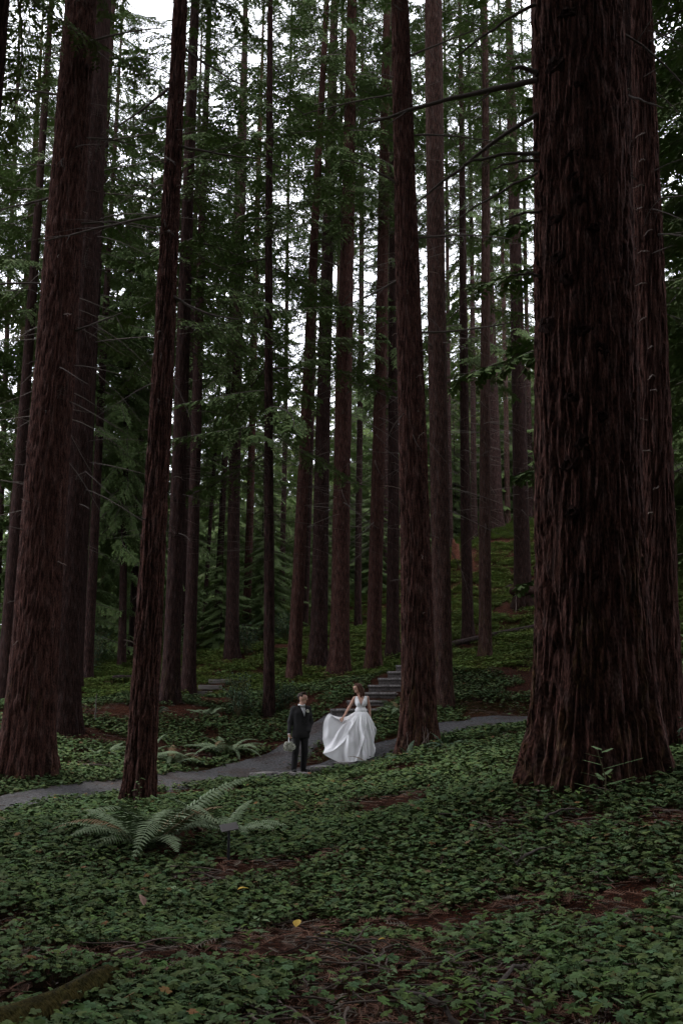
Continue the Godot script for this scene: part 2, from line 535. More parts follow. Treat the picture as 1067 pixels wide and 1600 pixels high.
# ---------------------------------------------------------------- trees
func trunk_mesh(r0: float, r1: float, h1: float, H: float, lean: float, detail: int, sd: int, flare := 0.35, moss := 0.0) -> ArrayMesh:
	var sides: int = [18, 36, 110, 300][detail]
	var dy: float = [1.2, 0.42, 0.085, 0.034][detail]
	var fine: float = [26.0, 26.0, 17.0, 9.0][detail]
	var ys: Array = []
	var y := -0.8
	while y < H:
		ys.append(y)
		var step := dy
		if y > fine: step = maxf(dy, 1.2)
		elif y < 1.2: step = minf(dy, 0.2)
		y += step
	ys.append(H)
	var nb := FastNoiseLite.new()
	nb.seed = sd; nb.frequency = 1.0; nb.fractal_octaves = 2
	var lobes := FastNoiseLite.new()
	lobes.seed = sd + 9; lobes.frequency = 0.55
	var rep := maxi(1, roundi(TAU * r0 / 0.9))
	var v := PackedVector3Array()
	var nn := PackedVector3Array()
	var uv := PackedVector2Array()
	var col := PackedColorArray()
	var idx := PackedInt32Array()
	var w := sides + 1
	var amp: float = [0.012, 0.032, 0.04, 0.045][detail]
	var ph := float(sd % 17)
	for j in ys.size():
		y = ys[j]
		var r: float
		if y < h1: r = lerpf(r0, r1, clampf((y - 1.3) / (h1 - 1.3), -0.06, 1))
		else: r = lerpf(r1, 0.03, clampf((y - h1) / (H - h1), 0, 1))
		var fl := exp(-maxf(y, 0) / (0.35 + r0 * 0.6))
		var bend := sin(y * 0.16 + ph) * 0.03 * minf(1, maxf(y, 0) / 6.0)
		for k in w:
			var a := TAU * (k % sides) / sides
			var ca := cos(a)
			var sa := sin(a)
			var rr := r * (1.0 + flare * fl * (1.0 + 1.3 * lobes.get_noise_2d(ca * 3.4, sa * 3.4)))
			rr *= 1.0 + 0.05 * lobes.get_noise_3d(ca * 1.5, y * 0.6, sa * 1.5)
			var d := 0.0
			if detail >= 1:
				var R := r0 / (0.09 if detail > 1 else 0.12)
				var ct := cos(a + y * 0.05)
				var sn := sin(a + y * 0.05)
				var n1 := nb.get_noise_3d(ct * R, y * 0.95, sn * R)
				d = minf(1.0, absf(n1) * 4.5) - 0.75
				if detail > 1:
					var n2 := nb.get_noise_3d(ca * R * 2.6 + 40, y * 2.6, sa * R * 2.6)
					d += 0.45 * n2
			rr += amp * d * (1.0 if y < fine else 0.4)
			v.append(Vector3(ca * rr + lean * y + bend, y, sa * rr))
			uv.append(Vector2(float(k) / sides * rep, -y / 2.4))
			var t := lobes.get_noise_3d(ca * 3 + 7, y * 0.7, sa * 3)
			var c := Color(1, 1, 1) * (0.92 + 0.35 * t)
			if moss > 0.0:
				var mo := smoothstep(0.1, 0.4, lobes.get_noise_3d(ca * 2.5 - 20, y * 1.6, sa * 2.5) + moss - y * 0.22)
				c = c.lerp(Color(0.85, 1.25, 0.5), mo * 0.6 * clampf(0.3 + 2.0 * nb.get_noise_3d(ca * 14, y * 9, sa * 14), 0, 1))
			c.a = 1
			col.append(c)
	for j in ys.size():
		for k in w:
			var kl := (k - 1 + sides) % sides
			var kr := (k + 1) % sides
			var j0 := maxi(j - 1, 0)
			var j1 := mini(j + 1, ys.size() - 1)
			nn.append((v[j1 * w + k] - v[j0 * w + k]).cross(v[j * w + kr] - v[j * w + kl]).normalized())
	for j in ys.size() - 1:
		for k in sides:
			var a := j * w + k
			idx.append_array(PackedInt32Array([a, a + 1, a + w, a + 1, a + w + 1, a + w]))
	var arr := []
	arr.resize(Mesh.ARRAY_MAX)
	arr[Mesh.ARRAY_VERTEX] = v
	arr[Mesh.ARRAY_NORMAL] = nn
	arr[Mesh.ARRAY_COLOR] = col
	arr[Mesh.ARRAY_TEX_UV] = uv
	arr[Mesh.ARRAY_INDEX] = idx
	var m := ArrayMesh.new()
	m.add_surface_from_arrays(Mesh.PRIMITIVE_TRIANGLES, arr)
	return m

# one bough: [needles, wood]; along +X, length about L
func bough(sd: int, L: float, droop: float, leafy: float, leaf := 1.0) -> Array:
	rng.seed = sd
	var sl := begin()
	var sw := begin()
	var pts: Array = []
	var rad: Array = []
	var side_bend := rf(-0.35, 0.35)
	var rise := rf(0.0, 0.12)
	for i in 7:
		var t := i / 6.0
		pts.append(Vector3(L * t, L * (rise * t - droop * t * t + droop * 0.45 * t * t * t), L * side_bend * t * t))
		rad.append(lerpf(0.032, 0.006, t) * L / 4.0)
	tube(sw, pts, rad, 3, false)
	var n := int(27 * L / 4.0) if leafy > 0 else int(9 * L / 3.0)
	for i in n:
		for s: float in [-1.0, 1.0]:
			if rf(0, 1) < 0.14: continue
			var t := clampf((i + rf(0.1, 0.9)) / n * 0.92 + (0.1 if leafy > 0 else 0.04), 0, 0.999)
			var fi := t * 6.0
			var i0 := mini(int(fi), 5)
			var p: Vector3 = pts[i0].lerp(pts[i0 + 1], fi - i0)
			var ax: Vector3 = (pts[i0 + 1] - pts[i0]).normalized()
			var sd2 := Vector3(0, 1, 0).cross(ax).normalized() * s
			var tl := (0.95 * (1.0 - 0.72 * t) * rf(0.55, 1.15) + 0.08) * L / 4.0
			if leafy <= 0: tl *= 0.75
			var td := (ax * rf(0.45, 0.85) + sd2 * rf(0.6, 1.0) + Vector3(0, rf(-0.25, 0.1), 0)).normalized()
			var dr := rf(0.15, 0.55)
			var q := p
			var seg := 11 if leafy > 0 else 3
			var prev := p
			for k in range(1, seg + 1):
				var u := float(k) / seg
				q = p + td * tl * u + Vector3(0, -dr * tl * u * u, 0)
				if leafy > 0:
					var d2 := (q - prev).normalized()
					var side := d2.cross(Vector3(0, 1, 0)).normalized()
					for s2: float in [-1.0, 1.0]:
						if rf(0, 1) > leafy: continue
						var ll := leaf * rf(0.11, 0.21) * (1.0 - 0.35 * u) * (L / 4.0 * 0.5 + 0.5)
						var ld := (d2 * rf(0.4, 0.9) + side * s2 * rf(0.5, 1.0) + Vector3(rf(-0.2, 0.2), rf(-0.45, 0.15), rf(-0.2, 0.2))).normalized()
						var wv := ld.cross(Vector3(rf(-0.4, 0.4), 1, rf(-0.4, 0.4))).normalized() * rf(0.018, 0.034) * leaf
						var a := prev.lerp(q, rf(0, 1))
						var tint := rf(0.65, 1.3)
						sl.set_color(Color(tint * rf(0.85, 1.2), tint, tint * rf(0.8, 1.1)))
						kite(sl, a, a + ld * ll * 0.5 + wv, a + ld * ll, a + ld * ll * 0.5 - wv, wv.cross(ld).normalized())
				prev = q
			var wd := td.cross(Vector3(0.3, 1, 0.2)).normalized() * 0.006 * L / 4.0
			var up := wd.cross(td).normalized() * 0.008
			var mid := p + td * tl * 0.5 + Vector3(0, -dr * tl * 0.25, 0)
			tri(sw, p - wd, p + wd, mid); tri(sw, p - up, p + up, mid)
			tri(sw, mid - wd * 0.8, mid + wd * 0.8, q); tri(sw, mid - up * 0.8, mid + up * 0.8, q)
	return [sl.commit() if leafy > 0 else null, sw.commit()]

# a crown of boughs: len metres tall from y = 0, radius R at its widest
func crown_mesh(sd: int, boughs: Array, height: float, R: float, count: int, low_taper: float, droop_ang: float) -> ArrayMesh:
	var sl := begin()
	var sw := begin()
	var r := RandomNumberGenerator.new()
	r.seed = sd
	for i in count:
		var t := pow((i + r.randf()) / count, 1.15)
		var a := i * 2.39996 + r.randf_range(-0.5, 0.5)
		var L := R * (lerpf(low_taper, 1.0, smoothstep(0.0, 0.22, t)) * (1.0 - 0.85 * smoothstep(0.25, 1.0, t))) * r.randf_range(0.65, 1.2) + 0.3
		var b: Array = boughs[r.randi() % boughs.size()]
		var s := L / 4.0
		var bs := Basis(Vector3.UP, a) * Basis(Vector3.BACK, droop_ang + r.randf_range(-0.2, 0.2) + 0.5 * smoothstep(0.6, 1.0, t)) * Basis(Vector3.RIGHT, r.randf_range(-0.3, 0.3))
		bs = bs.scaled(Vector3.ONE)
		var k := clampf(s, 0.35, 1.5)
		var xf := Transform3D(bs * Basis.from_scale(Vector3(s, k, k)), Vector3(0, t * height, 0))
		sl.append_from(b[0], 0, xf)
		sw.append_from(b[1], 0, xf)
	var m := ArrayMesh.new()
	sl.commit(m)
	sw.commit(m)
	m.surface_set_material(0, M["needle"])
	m.surface_set_material(1, M["twig"])
	return m

func dead_mesh(sd: int, boughs: Array, height: float, count: int, size: float) -> ArrayMesh:
	var sw := begin()
	var r := RandomNumberGenerator.new()
	r.seed = sd
	for i in count:
		var t := r.randf()
		var a := r.randf() * TAU
		var s := r.randf_range(0.25, 1.0) * size
		var bs := Basis(Vector3.UP, a) * Basis(Vector3.BACK, r.randf_range(-0.55, 0.25))
		sw.append_from(boughs[r.randi() % boughs.size()][1], 0, Transform3D(bs * Basis.from_scale(Vector3(s, s, s)), Vector3(cos(a) * 0.1, t * height, -sin(a) * 0.1)))
	return sw.commit()

# a knot scar: a lumpy ring round a pit, facing +Z
func knot_mesh(sd: int) -> ArrayMesh:
	var r := RandomNumberGenerator.new()
	r.seed = sd
	var st := begin()
	st.set_smooth_group(0)
	var rings := [[0.0, -0.012], [0.4, -0.004], [0.75, 0.008], [1.1, 0.004], [1.6, -0.02]]
	var n := 11
	var g: Array = []
	for q in rings:
		var row: Array = []
		for k in n:
			var a := TAU * k / n
			var rr: float = q[0] * 0.05 * r.randf_range(0.6, 1.4) 
			row.append(Vector3(cos(a) * rr, sin(a) * rr, q[1] + r.randf_range(-0.006, 0.006)))
		g.append(row)
	for i in rings.size() - 1:
		for k in n:
			var k2 := (k + 1) % n
			tri(st, g[i][k], g[i + 1][k], g[i + 1][k2])
			tri(st, g[i][k], g[i + 1][k2], g[i][k2])
	return st.commit()

# a bare branch in local space between two points, with a bend and a few twigs
func bare_branch(a: Vector3, b: Vector3, r0: float, sag: float, sd: int, twigs := 3) -> ArrayMesh:
	rng.seed = sd
	var st := begin()
	var pts: Array = []
	var rad: Array = []
	for i in 9:
		var t := i / 8.0
		pts.append(a.lerp(b, t) + Vector3(rf(-0.012, 0.012), -sag * 4 * t * (1 - t) + rf(-0.012, 0.012), rf(-0.012, 0.012)) * (1 if i > 0 else 0))
		rad.append(lerpf(r0, r0 * 0.4, t) * rf(0.9, 1.12))
	tube(st, pts, rad, 7)
	var L := a.distance_to(b)
	for k in twigs:
		var t := rf(0.25, 0.95)
		var p: Vector3 = pts[int(t * 8)]
		var d := ((b - a).normalized() * rf(0.3, 1.0) + Vector3(rf(-0.5, 0.5), rf(-0.9, 0.5), rf(-0.7, 0.7))).normalized()
		var l := L * rf(0.12, 0.4)
		tube(st, [p, p + d * l * 0.5 + Vector3(0, -0.02, 0), p + d * l + Vector3(0, -l * 0.12, 0)], [r0 * 0.3, r0 * 0.2, r0 * 0.08], 4)
	return st.commit()

func build_trees() -> void:
	var boughs: Array = []
	for k in 5: boughs.append(bough(100 + k, 4.0, [0.12, 0.22, 0.3, 0.18, 0.4][k], [0.92, 0.85, 0.9, 0.75, 0.95][k]))
	var boughs_far: Array = []
	for k in 4: boughs_far.append(bough(120 + k, 4.0, [0.2, 0.35, 0.28, 0.45][k], [0.9, 0.85, 0.95, 0.9][k], 1.35))
	var dead: Array = []
	for k in 3: dead.append(bough(140 + k, 3.0, [0.25, 0.4, 0.55][k], 0.0))
	var crowns := {
		"high": [crown_mesh(1, boughs, 26.0, 4.4, 76, 0.75, -0.15), crown_mesh(2, boughs, 26.0, 4.0, 66, 0.9, -0.28), crown_mesh(3, boughs, 26.0, 4.8, 70, 0.6, -0.05)],
		"mid": [crown_mesh(4, boughs_far, 24.0, 4.4, 80, 0.9, -0.25), crown_mesh(5, boughs_far, 24.0, 4.6, 72, 0.8, -0.2)],
		"thin": [crown_mesh(7, boughs, 30.0, 4.2, 54, 0.8, -0.3), crown_mesh(8, boughs, 30.0, 3.8, 46, 0.9, -0.4)],
		"low": [crown_mesh(6, boughs_far, 22.0, 3.8, 110, 1.0, -0.4)],
	}
	var deads: Array = []
	for k in 3: deads.append(dead_mesh(20 + k, dead, 12.0, [46, 60, 38][k], [0.75, 0.9, 0.6][k]))
	M["crowns"] = crowns
	# label, x, z, radius near the base, radius at h1, h1, lean per metre, crown, crown start, height, bark, detail, dead twigs
	var trees := [
		["broad dark redwood trunk at the left edge beside the path", -5.79, -19.00, 0.438, 0.333, 15.5, 0.0047, "high", 24, 44, "red", 2, 0],
		["thick dark redwood standing right behind the left edge trunk", -7.11, -26.00, 0.392, 0.266, 20.1, -0.0024, "high", 24, 42, "dark", 1, 1],
		["slim reddish redwood rising in front of the gravel path behind the fern", -3.03, -15.50, 0.206, 0.114, 13.6, 0.0105, "high", 22, 34, "red", 2, 2],
		["dark redwood close behind the slim reddish trunk in front of the path", -5.07, -30.00, 0.255, 0.160, 21.4, 0.0020, "thin", 11, 38, "dark", 1, 0],
		["slender bare trunk with a thin outline just uphill left of the groom", -2.14, -30.00, 0.159, 0.091, 22.7, -0.0132, "thin", 8, 34, "dark", 1, 1],
		["straight trunk uphill of the three wooden steps, leafy at its foot", -4.59, -42.00, 0.281, 0.192, 23.0, -0.0022, "thin", 10, 42, "dark", 0, 2],
		["thin leaning trunk left of the straight trunk above the wooden steps", -6.26, -50.00, 0.175, 0.114, 24.4, 0.0202, "thin", 11, 40, "dark", 0, 0],
		["thin trunk right of the straight trunk above the wooden steps", -4.76, -50.00, 0.202, 0.146, 24.2, 0.0079, "thin", 12, 40, "red", 0, 1],
		["leaning reddish trunk first in the close row behind the couple", -1.72, -36.00, 0.240, 0.119, 23.4, 0.0399, "thin", 12, 40, "red", 1, 2],
		["dark wide trunk second in the close row behind the couple", -0.93, -40.00, 0.342, 0.212, 25.5, 0.0189, "thin", 13, 44, "dark", 1, 0],
		["stout straight trunk directly uphill of the bride with ferny brown foot", -0.08, -36.00, 0.345, 0.217, 24.9, 0.0174, "high", 19, 44, "red", 1, 1],
		["thin far trunk showing between the stout trunks uphill of the bride", 0.85, -52.00, 0.182, 0.135, 24.9, 0.0122, "thin", 12, 40, "dark", 0, 2],
		["reddish trunk beside the top of the stone stairs", 1.20, -38.00, 0.274, 0.211, 21.3, 0.0282, "high", 18, 42, "red", 1, 0],
		["dark trunk half hidden behind the large central redwood above the stairs", 2.08, -41.00, 0.263, 0.160, 20.9, 0.0120, "thin", 13, 42, "dark", 1, 1],
		["large central redwood right of the bride with sprouts at its base", 1.53, -20.00, 0.325, 0.191, 16.5, -0.0095, "high", 24, 44, "red", 2, 2],
		["pale greyish trunk standing just behind the large central redwood", 2.90, -29.00, 0.274, 0.288, 22.7, 0.0071, "high", 25, 42, "grey", 1, 0],
		["dark straight trunk uphill behind the fallen log", 5.30, -42.00, 0.237, 0.124, 24.0, 0.0126, "thin", 12, 40, "dark", 1, 1],
		["pale narrow trunk in front of the fallen log on the slope", 5.29, -37.00, 0.228, 0.135, 23.3, 0.0289, "high", 20, 40, "grey", 1, 2],
		["dark trunk with a burl swelling at its base on the upper slope", 8.40, -46.00, 0.386, 0.243, 25.4, 0.0145, "thin", 13, 42, "dark", 1, 0],
		["huge redwood trunk filling the right side of the view with knots", 2.30, -9.30, 0.496, 0.462, 7.9, 0.0223, "high", 16, 48, "red", 3, -1],
		["redwood with pale ladder-like branch stubs behind the huge trunk", 4.21, -13.50, 0.262, 0.149, 11.2, 0.0393, "high", 17, 42, "red", 2, 1],
		["narrow trunk squeezed between the huge redwood and its neighbour", 5.02, -17.00, 0.181, 0.124, 12.6, 0.0392, "high", 17, 38, "dark", 1, 2],
		["dark trunk entering the top left corner of the view", -6.63, -17.00, 0.200, 0.173, 14.0, -0.0020, "high", 15, 38, "dark", 1, -1],
		["mossy trunk far behind at the left edge of the view", -15.98, -48.00, 0.309, 0.244, 19.9, -0.0119, "high", 21, 38, "moss", 0, 0],
		["thin dark trunk at the left edge beyond the mossy trunk", -19.98, -58.00, 0.171, 0.147, 21.6, -0.0334, "high", 21, 54, "dark", 0, 1],
		["mossy short trunk in the bright gap left of the leafy pair", -13.91, -58.00, 0.218, 0.194, 9.5, -0.0015, "mid", 7, 26, "moss", 0, 1],
		["left one of two thin dark trunks wrapped in drooping foliage", -9.59, -44.00, 0.176, 0.123, 13.1, -0.0248, "low", 6, 30, "dark", 0, 2],
		["right one of two thin dark trunks wrapped in drooping foliage", -10.43, -50.00, 0.188, 0.141, 15.7, -0.0011, "low", 5, 30, "dark", 0, 0],
		["thin far trunk leaning in the leafy gap above the wooden steps", -7.99, -58.00, 0.125, 0.107, 11.1, 0.0327, "mid", 9, 30, "dark", 0, 1],
		["thin far trunk seen left of the close row behind the couple", -3.85, -64.00, 0.185, 0.151, 15.2, 0.0042, "high", 21, 54, "dark", 0, 1],
		["narrow far trunk between first and second trunk of the close row", -1.96, -54.00, 0.145, 0.135, 15.5, 0.0232, "high", 23, 54, "dark", 0, 0],
		["thin far trunk in the gap right of the dark wide trunk", -0.37, -60.00, 0.193, 0.162, 13.9, 0.0103, "high", 23, 54, "grey", 0, 2],
		["thin far trunk right of the reddish trunk by the stairs", 2.70, -62.00, 0.180, 0.147, 14.5, 0.0188, "high", 22, 54, "dark", 0, 1],
		["thin trunk behind the reddish stump on the slope", 6.87, -62.00, 0.181, 0.147, 12.8, 0.0115, "high", 21, 54, "dark", 0, 2],
		["slender far trunk above the slope between two pale trunks", 8.68, -64.00, 0.208, 0.174, 12.5, 0.0168, "high", 21, 54, "dark", 0, 0],
		["dark leaning trunk at the crest of the slope", 10.47, -66.00, 0.453, 0.314, 12.2, 0.0039, "high", 22, 54, "dark", 0, 1],
		["thin far trunk at the crest right of the leaning one", 11.55, -68.00, 0.200, 0.162, 12.2, 0.0165, "high", 21, 54, "grey", 0, 2],
		["thin far trunk at the crest beside the huge redwood's left side", 13.18, -68.00, 0.201, 0.162, 11.8, 0.0202, "high", 22, 54, "dark", 0, 0],
	]
	var i := 0
	for t in trees:
		var at := on_ground(t[1], t[2])
		stamp(t[1], t[2], t[3] * 1.35, 1)
		var o := thing("redwood_tree", t[0], "tree", at, 0.0, "redwoods of the grove")
		var huge: bool = t[11] == 3
		var mossy: float = 0.35 if (huge or t[10] == "grey" or i == 14) else (0.15 if i % 3 == 0 else 0.0)
		part("trunk", trunk_mesh(t[3], t[4], t[5], t[9], t[6], t[11], 300 + i, 0.34 if huge else 0.36, mossy), M["bark_" + t[10]], o)
		var list: Array = crowns[t[7]]
		var cs: float = t[8]
		var sc: float = (t[9] - cs) / {"high": 26.0, "mid": 24.0, "low": 22.0, "thin": 30.0}[t[7]]
		var wide := lerpf(0.85, 1.25, fmod(i * 0.618, 1.0))
		if t[2] < -33.0 and t[2] > -51.0: wide *= 0.78
		part("crown", list[i % list.size()], null, o, Transform3D(Basis(Vector3.UP, i * 2.1) * Basis.from_scale(Vector3(wide, sc, wide)), Vector3(t[6] * (cs + 4), cs, 0)))
		if t[12] >= 0:
			var dh: float = cs - 4.0 if t[11] < 2 else cs - 5.0
			var db: float = 4.5 if t[11] < 2 else 6.0
			var s: float = clampf((dh - db + 4.0) / 12.0, 0.3, 1.1)
			var d := part("dead_twig_mass", deads[t[12]], M["twig"], o, Transform3D(Basis(Vector3.UP, i * 1.3) * Basis.from_scale(Vector3(1.15, s, 1.15) if t[11] < 2 else Vector3(0.8, s, 0.8)), Vector3(t[6] * db, db, 0)))
			d.set_meta("kind", "stuff")
		i += 1
		if huge:
			# knots: angle round the trunk (towards the camera is PI / 2), height
			rng.seed = 55
			var km: Array = []
			for k in 4: km.append(knot_mesh(60 + k))
			for q in [[-0.42, 7.05], [0.05, 6.75], [-0.1, 6.0], [-0.05, 5.75], [0.02, 5.5], [-0.55, 5.35], [-0.5, 4.95], [-0.28, 4.7], [0.28, 5.2], [-0.02, 4.15], [0.35, 3.95], [-0.25, 3.5], [0.0, 3.05], [-0.35, 2.85], [-0.3, 2.4], [-0.03, 1.8], [0.3, 3.3], [-0.8, 4.3], [-0.15, 7.6]]:
				var y: float = q[1]
				var an: float = q[0] - atan2(t[1], -t[2])
				var r := lerpf(t[3], t[4], (y - 1.3) / (t[5] - 1.3)) * 1.0 + 0.012
				var dirv := Vector3(sin(an), 0, cos(an))
				var s := rf(0.8, 1.35)
				part("knot", km[int(y * 10) % 4], M["knot"], o, Transform3D(Basis(Vector3.UP, an) * Basis.from_scale(Vector3(s, s * rf(0.7, 1.0), 1)), dirv * r + Vector3(t[6] * y, y, 0)))
			# bare branches reaching left over the slope: height at trunk, length, rise, thickness, depth change
			for q in [[7.05, 1.75, -0.18, 0.034, -0.5], [7.95, 0.85, -0.5, 0.022, -0.2], [6.65, 1.25, -0.75, 0.026, -0.5], [7.12, 0.28, -0.02, 0.035, 0.1], [6.2, 0.75, -0.06, 0.024, -0.1], [6.12, 0.5, -0.16, 0.018, 0.1], [5.55, 0.4, -0.12, 0.016, 0.0], [4.85, 0.36, -0.06, 0.018, 0.1], [6.0, 0.95, -0.35, 0.014, -0.6]]:
				var y: float = q[0]
				var a := Vector3(t[6] * y - 0.43, y, 0.12)
				part("branch", bare_branch(a, a + Vector3(-q[1], q[2], q[4]), q[3], -0.04, int(y * 100), 3), M["branch"], o)
			for q in [[7.75, 0.95, -0.65, 0.016, -0.3, -0.12], [7.0, 0.7, 0.22, 0.016, -0.6, 0.0]]:
				var y: float = q[0]
				var a := Vector3(t[6] * y + 0.4, y, 0.0)
				part("branch", bare_branch(a, a + Vector3(q[1], q[2], q[4]), q[3], q[5], int(y * 100), 2), M["branch"], o)
		elif t[0].contains("ladder"):
			rng.seed = 56
			for k in 15:
				var y := 3.2 + k * 0.42 + rf(-0.12, 0.12)
				var r := lerpf(t[3], t[4], (y - 1.3) / (t[5] - 1.3))
				var an := rf(-0.7, 0.2)
				var a := Vector3(sin(an) * r * 0.9 + t[6] * y, y, cos(an) * r * 0.9)
				part("branch_stub", bare_branch(a, a + Vector3(rf(-0.24, -0.1), rf(-0.16, 0.02), rf(0.02, 0.14)), 0.012, -0.02, 900 + k, 0), M["pale_stub"], o)
		elif t[11] == 2:
			rng.seed = 57 + i
			for k in 16:
				var y := 2.6 + k * 0.62 + rf(-0.2, 0.2)
				var r := lerpf(t[3], t[4], (y - 1.3) / (t[5] - 1.3))
				var an := rf(-2.0, 2.0)
				var a := Vector3(sin(an) * r * 0.9 + t[6] * y, y, cos(an) * r * 0.9)
				var l := rf(0.12, 0.45)
				part("branch_stub", bare_branch(a, a + Vector3(sin(an) * l, rf(-0.12, 0.12), cos(an) * l * 0.6), 0.011, -0.02, 700 + k + i * 30, 1), M["pale_stub"] if k % 2 == 0 else M["branch"], o)
			# longer bare boughs higher up
			for k in 7:
				var y := 8.5 + k * 1.15 + rf(-0.3, 0.3)
				var r := lerpf(t[3], t[4], (y - 1.3) / (t[5] - 1.3))
				var sg := 1.0 if k % 2 == 0 else -1.0
				var a := Vector3(sg * r * 0.8 + t[6] * y, y, 0.05)
				part("branch", bare_branch(a, a + Vector3(sg * rf(1.0, 2.3), rf(-0.6, 0.35), rf(-0.8, 0.8)), 0.026, rf(-0.1, 0.12), 800 + k + i * 30, 5), M["branch"], o)
		elif t[0].contains("burl"):
			var st := begin()
			st.set_smooth_group(0)
			var b := blob_mesh([[-0.45, 0.75, 0.1, -0.2, 0.7, 0.2, 0.2, 0.26], [0.5, 0.7, 0.1, 0.3, 0.75, 0.15, 0.22, 0.25], [-0.1, 0.6, 0.4, 0.2, 0.7, 0.4, 0.15, 0.15]], 0.05, 0.15)
			part("burl", b, M["dead_wood"], o)
	# foliage trees farther back: x, z, crown kind, height, crown start, label
	var far := [
		[-24.0, -52.0, "mid", 30, 3, "bushy far conifer outside the mossy trunk at the left edge"],
		[-19.5, -66.0, "mid", 30, 5, "pale leafy conifer in the bright gap at the far left"],
		[-12.8, -47.0, "low", 22, 2, "bushy conifer with drooping boughs left of the slim reddish trunk"],
		[-8.6, -54.0, "low", 12, 0, "dense young conifer behind the wooden steps"],
		[-6.9, -60.0, "low", 9, 0, "leafy young conifer deep behind the wooden steps"],
		[-3.5, -49.0, "low", 8, 0, "small bushy conifer uphill between straight trunk and close row"],
		[-5.6, -46.5, "low", 6, 0, "low leafy young conifer at the top of the wooden steps"],
		[-4.6, -57.0, "low", 10, 0, "young conifer filling the gap right of the leaning thin trunk"],
		[-1.2, -58.0, "low", 9, 0, "young conifer between the first trunks of the close row"],
		[0.4, -62.0, "low", 11, 0, "young conifer behind the stout straight trunk"],
		[2.0, -60.0, "low", 8, 0, "young conifer seen above the stone stairs"],
		[4.4, -66.0, "low", 10, 0, "young conifer behind the large central redwood"],
		[6.0, -70.0, "low", 11, 0, "young conifer behind the reddish stump"],
		[8.4, -72.0, "low", 10, 0, "young conifer at the crest between the pale trunks"],
		[11.0, -73.0, "low", 11, 0, "young conifer at the crest behind the leaning trunk"],
		[14.0, -72.0, "low", 11, 0, "young conifer at the crest beside the huge redwood"],
		[16.5, -58.0, "low", 18, 2, "leafy conifer on the upper slope hidden behind the huge redwood"],
		[20.0, -50.0, "mid", 30, 4, "tall leafy conifer at the right edge behind the ladder-stub trunk"],
		[14.5, -33.0, "mid", 30, 6, "nearer leafy conifer at the right edge of the view"],
		[-13.5, -64.0, "low", 14, 0, "young conifer behind the two foliage-wrapped trunks"],
		[-14.0, -36.0, "thin", 34, 9, "tall thin-crowned conifer left of the thick dark trunk"],
		[-10.2, -40.5, "thin", 34, 10, "tall thin-crowned conifer showing through the gap beside the slim trunk"],
		[-7.6, -47.5, "thin", 36, 9, "tall thin-crowned conifer behind the pair of slim left trunks"],
		[-16.5, -58.0, "mid", 32, 6, "leafy conifer behind the mossy short trunk"],
		[-22.0, -45.0, "mid", 32, 6, "leafy conifer filling the left edge behind the mossy trunk"],
		[10.9, -24.5, "mid", 32, 4, "leafy conifer at the right edge close behind the huge redwood"],
		[9.6, -18.5, "thin", 38, 8, "tall conifer whose boughs hang into the top right corner"],
		[18.0, -41.0, "mid", 32, 4, "leafy conifer up the slope at the right edge"],
		[-11.6, -43.0, "mid", 38, 13, "tall conifer behind the thick dark trunk with a high crown"],
		[-8.7, -52.0, "mid", 40, 14, "tall high-crowned conifer behind the dark redwood near the slim trunk"],
		[-15.0, -53.0, "mid", 38, 10, "tall leafy conifer between the left edge trunks far behind"],
		[-5.15, -34.0, "high", 36, 14, "high-crowned conifer hidden behind the dark redwood near the slim trunk"],
		[-9.6, -36.5, "high", 38, 13, "high-crowned conifer whose boughs fill the top left between the edge trunks"],
		[12.4, -31.0, "mid", 34, 5, "leafy conifer right of the ladder-stub trunk at middle distance"],
		[-17.0, -40.0, "mid", 32, 9, "tall leafy conifer at upper left behind the edge trunk"],
		[-11.0, -33.0, "high", 36, 13, "tall conifer shading the upper left beside the thick dark trunk"],
	]
	for f in far:
		var at := on_ground(f[0], f[1])
		var o := thing("background_conifer", f[5], "tree", at, 0.0, "leafy conifers behind the grove")
		var H: float = f[3]
		var cs: float = f[4]
		var r := H * 0.0062
		stamp(f[0], f[1], r * 1.3, 1)
		part("trunk", trunk_mesh(r, r * 0.55, H * 0.6, H, 0.0, 0, 500 + i), M["bark_dark"], o)
		var list: Array = crowns[f[2]]
		var nat: float = {"high": 26.0, "mid": 24.0, "low": 22.0, "thin": 30.0}[f[2]]
		var sc: float = (H - cs) / nat
		var wide := clampf(sc, 0.45, 1.2) * lerpf(0.95, 1.2, fmod(i * 0.618, 1.0))
		part("crown", list[i % list.size()], null, o, Transform3D(Basis(Vector3.UP, i * 1.7) * Basis.from_scale(Vector3(wide, sc, wide)), Vector3(0, cs, 0)))
		i += 1
	# the wood farther off, one mass of crowns
	rng.seed = 640
	var wb := [PackedFloat32Array(), PackedFloat32Array(), PackedFloat32Array()]
	var wood: Array = [crowns["mid"][0], crowns["mid"][1], crowns["low"][0]]
	for row in 4:
		var z: float = [-86.0, -98.0, -114.0, -134.0][row]
		var n := 23 + row
		for k in n:
			var x := ((k + rf(0.1, 0.9)) / n * 2.0 - 1.0) * (-z * 0.46)
			if x < z * 0.22 and row < 1 and k % 2 == 0: continue
			var s := rf(0.95, 1.3)
			var zz := z + rf(-4, 4)
			var c := rf(0.85, 1.3)
			put(wb[k % 3], on_ground(x, zz, rf(-1.0, 3.0)), Basis(Vector3.UP, rf(0, TAU)) * Basis.from_scale(Vector3(s, s * rf(1.0, 1.35), s)), Color(c * rf(0.95, 1.2), c, c * 0.95))
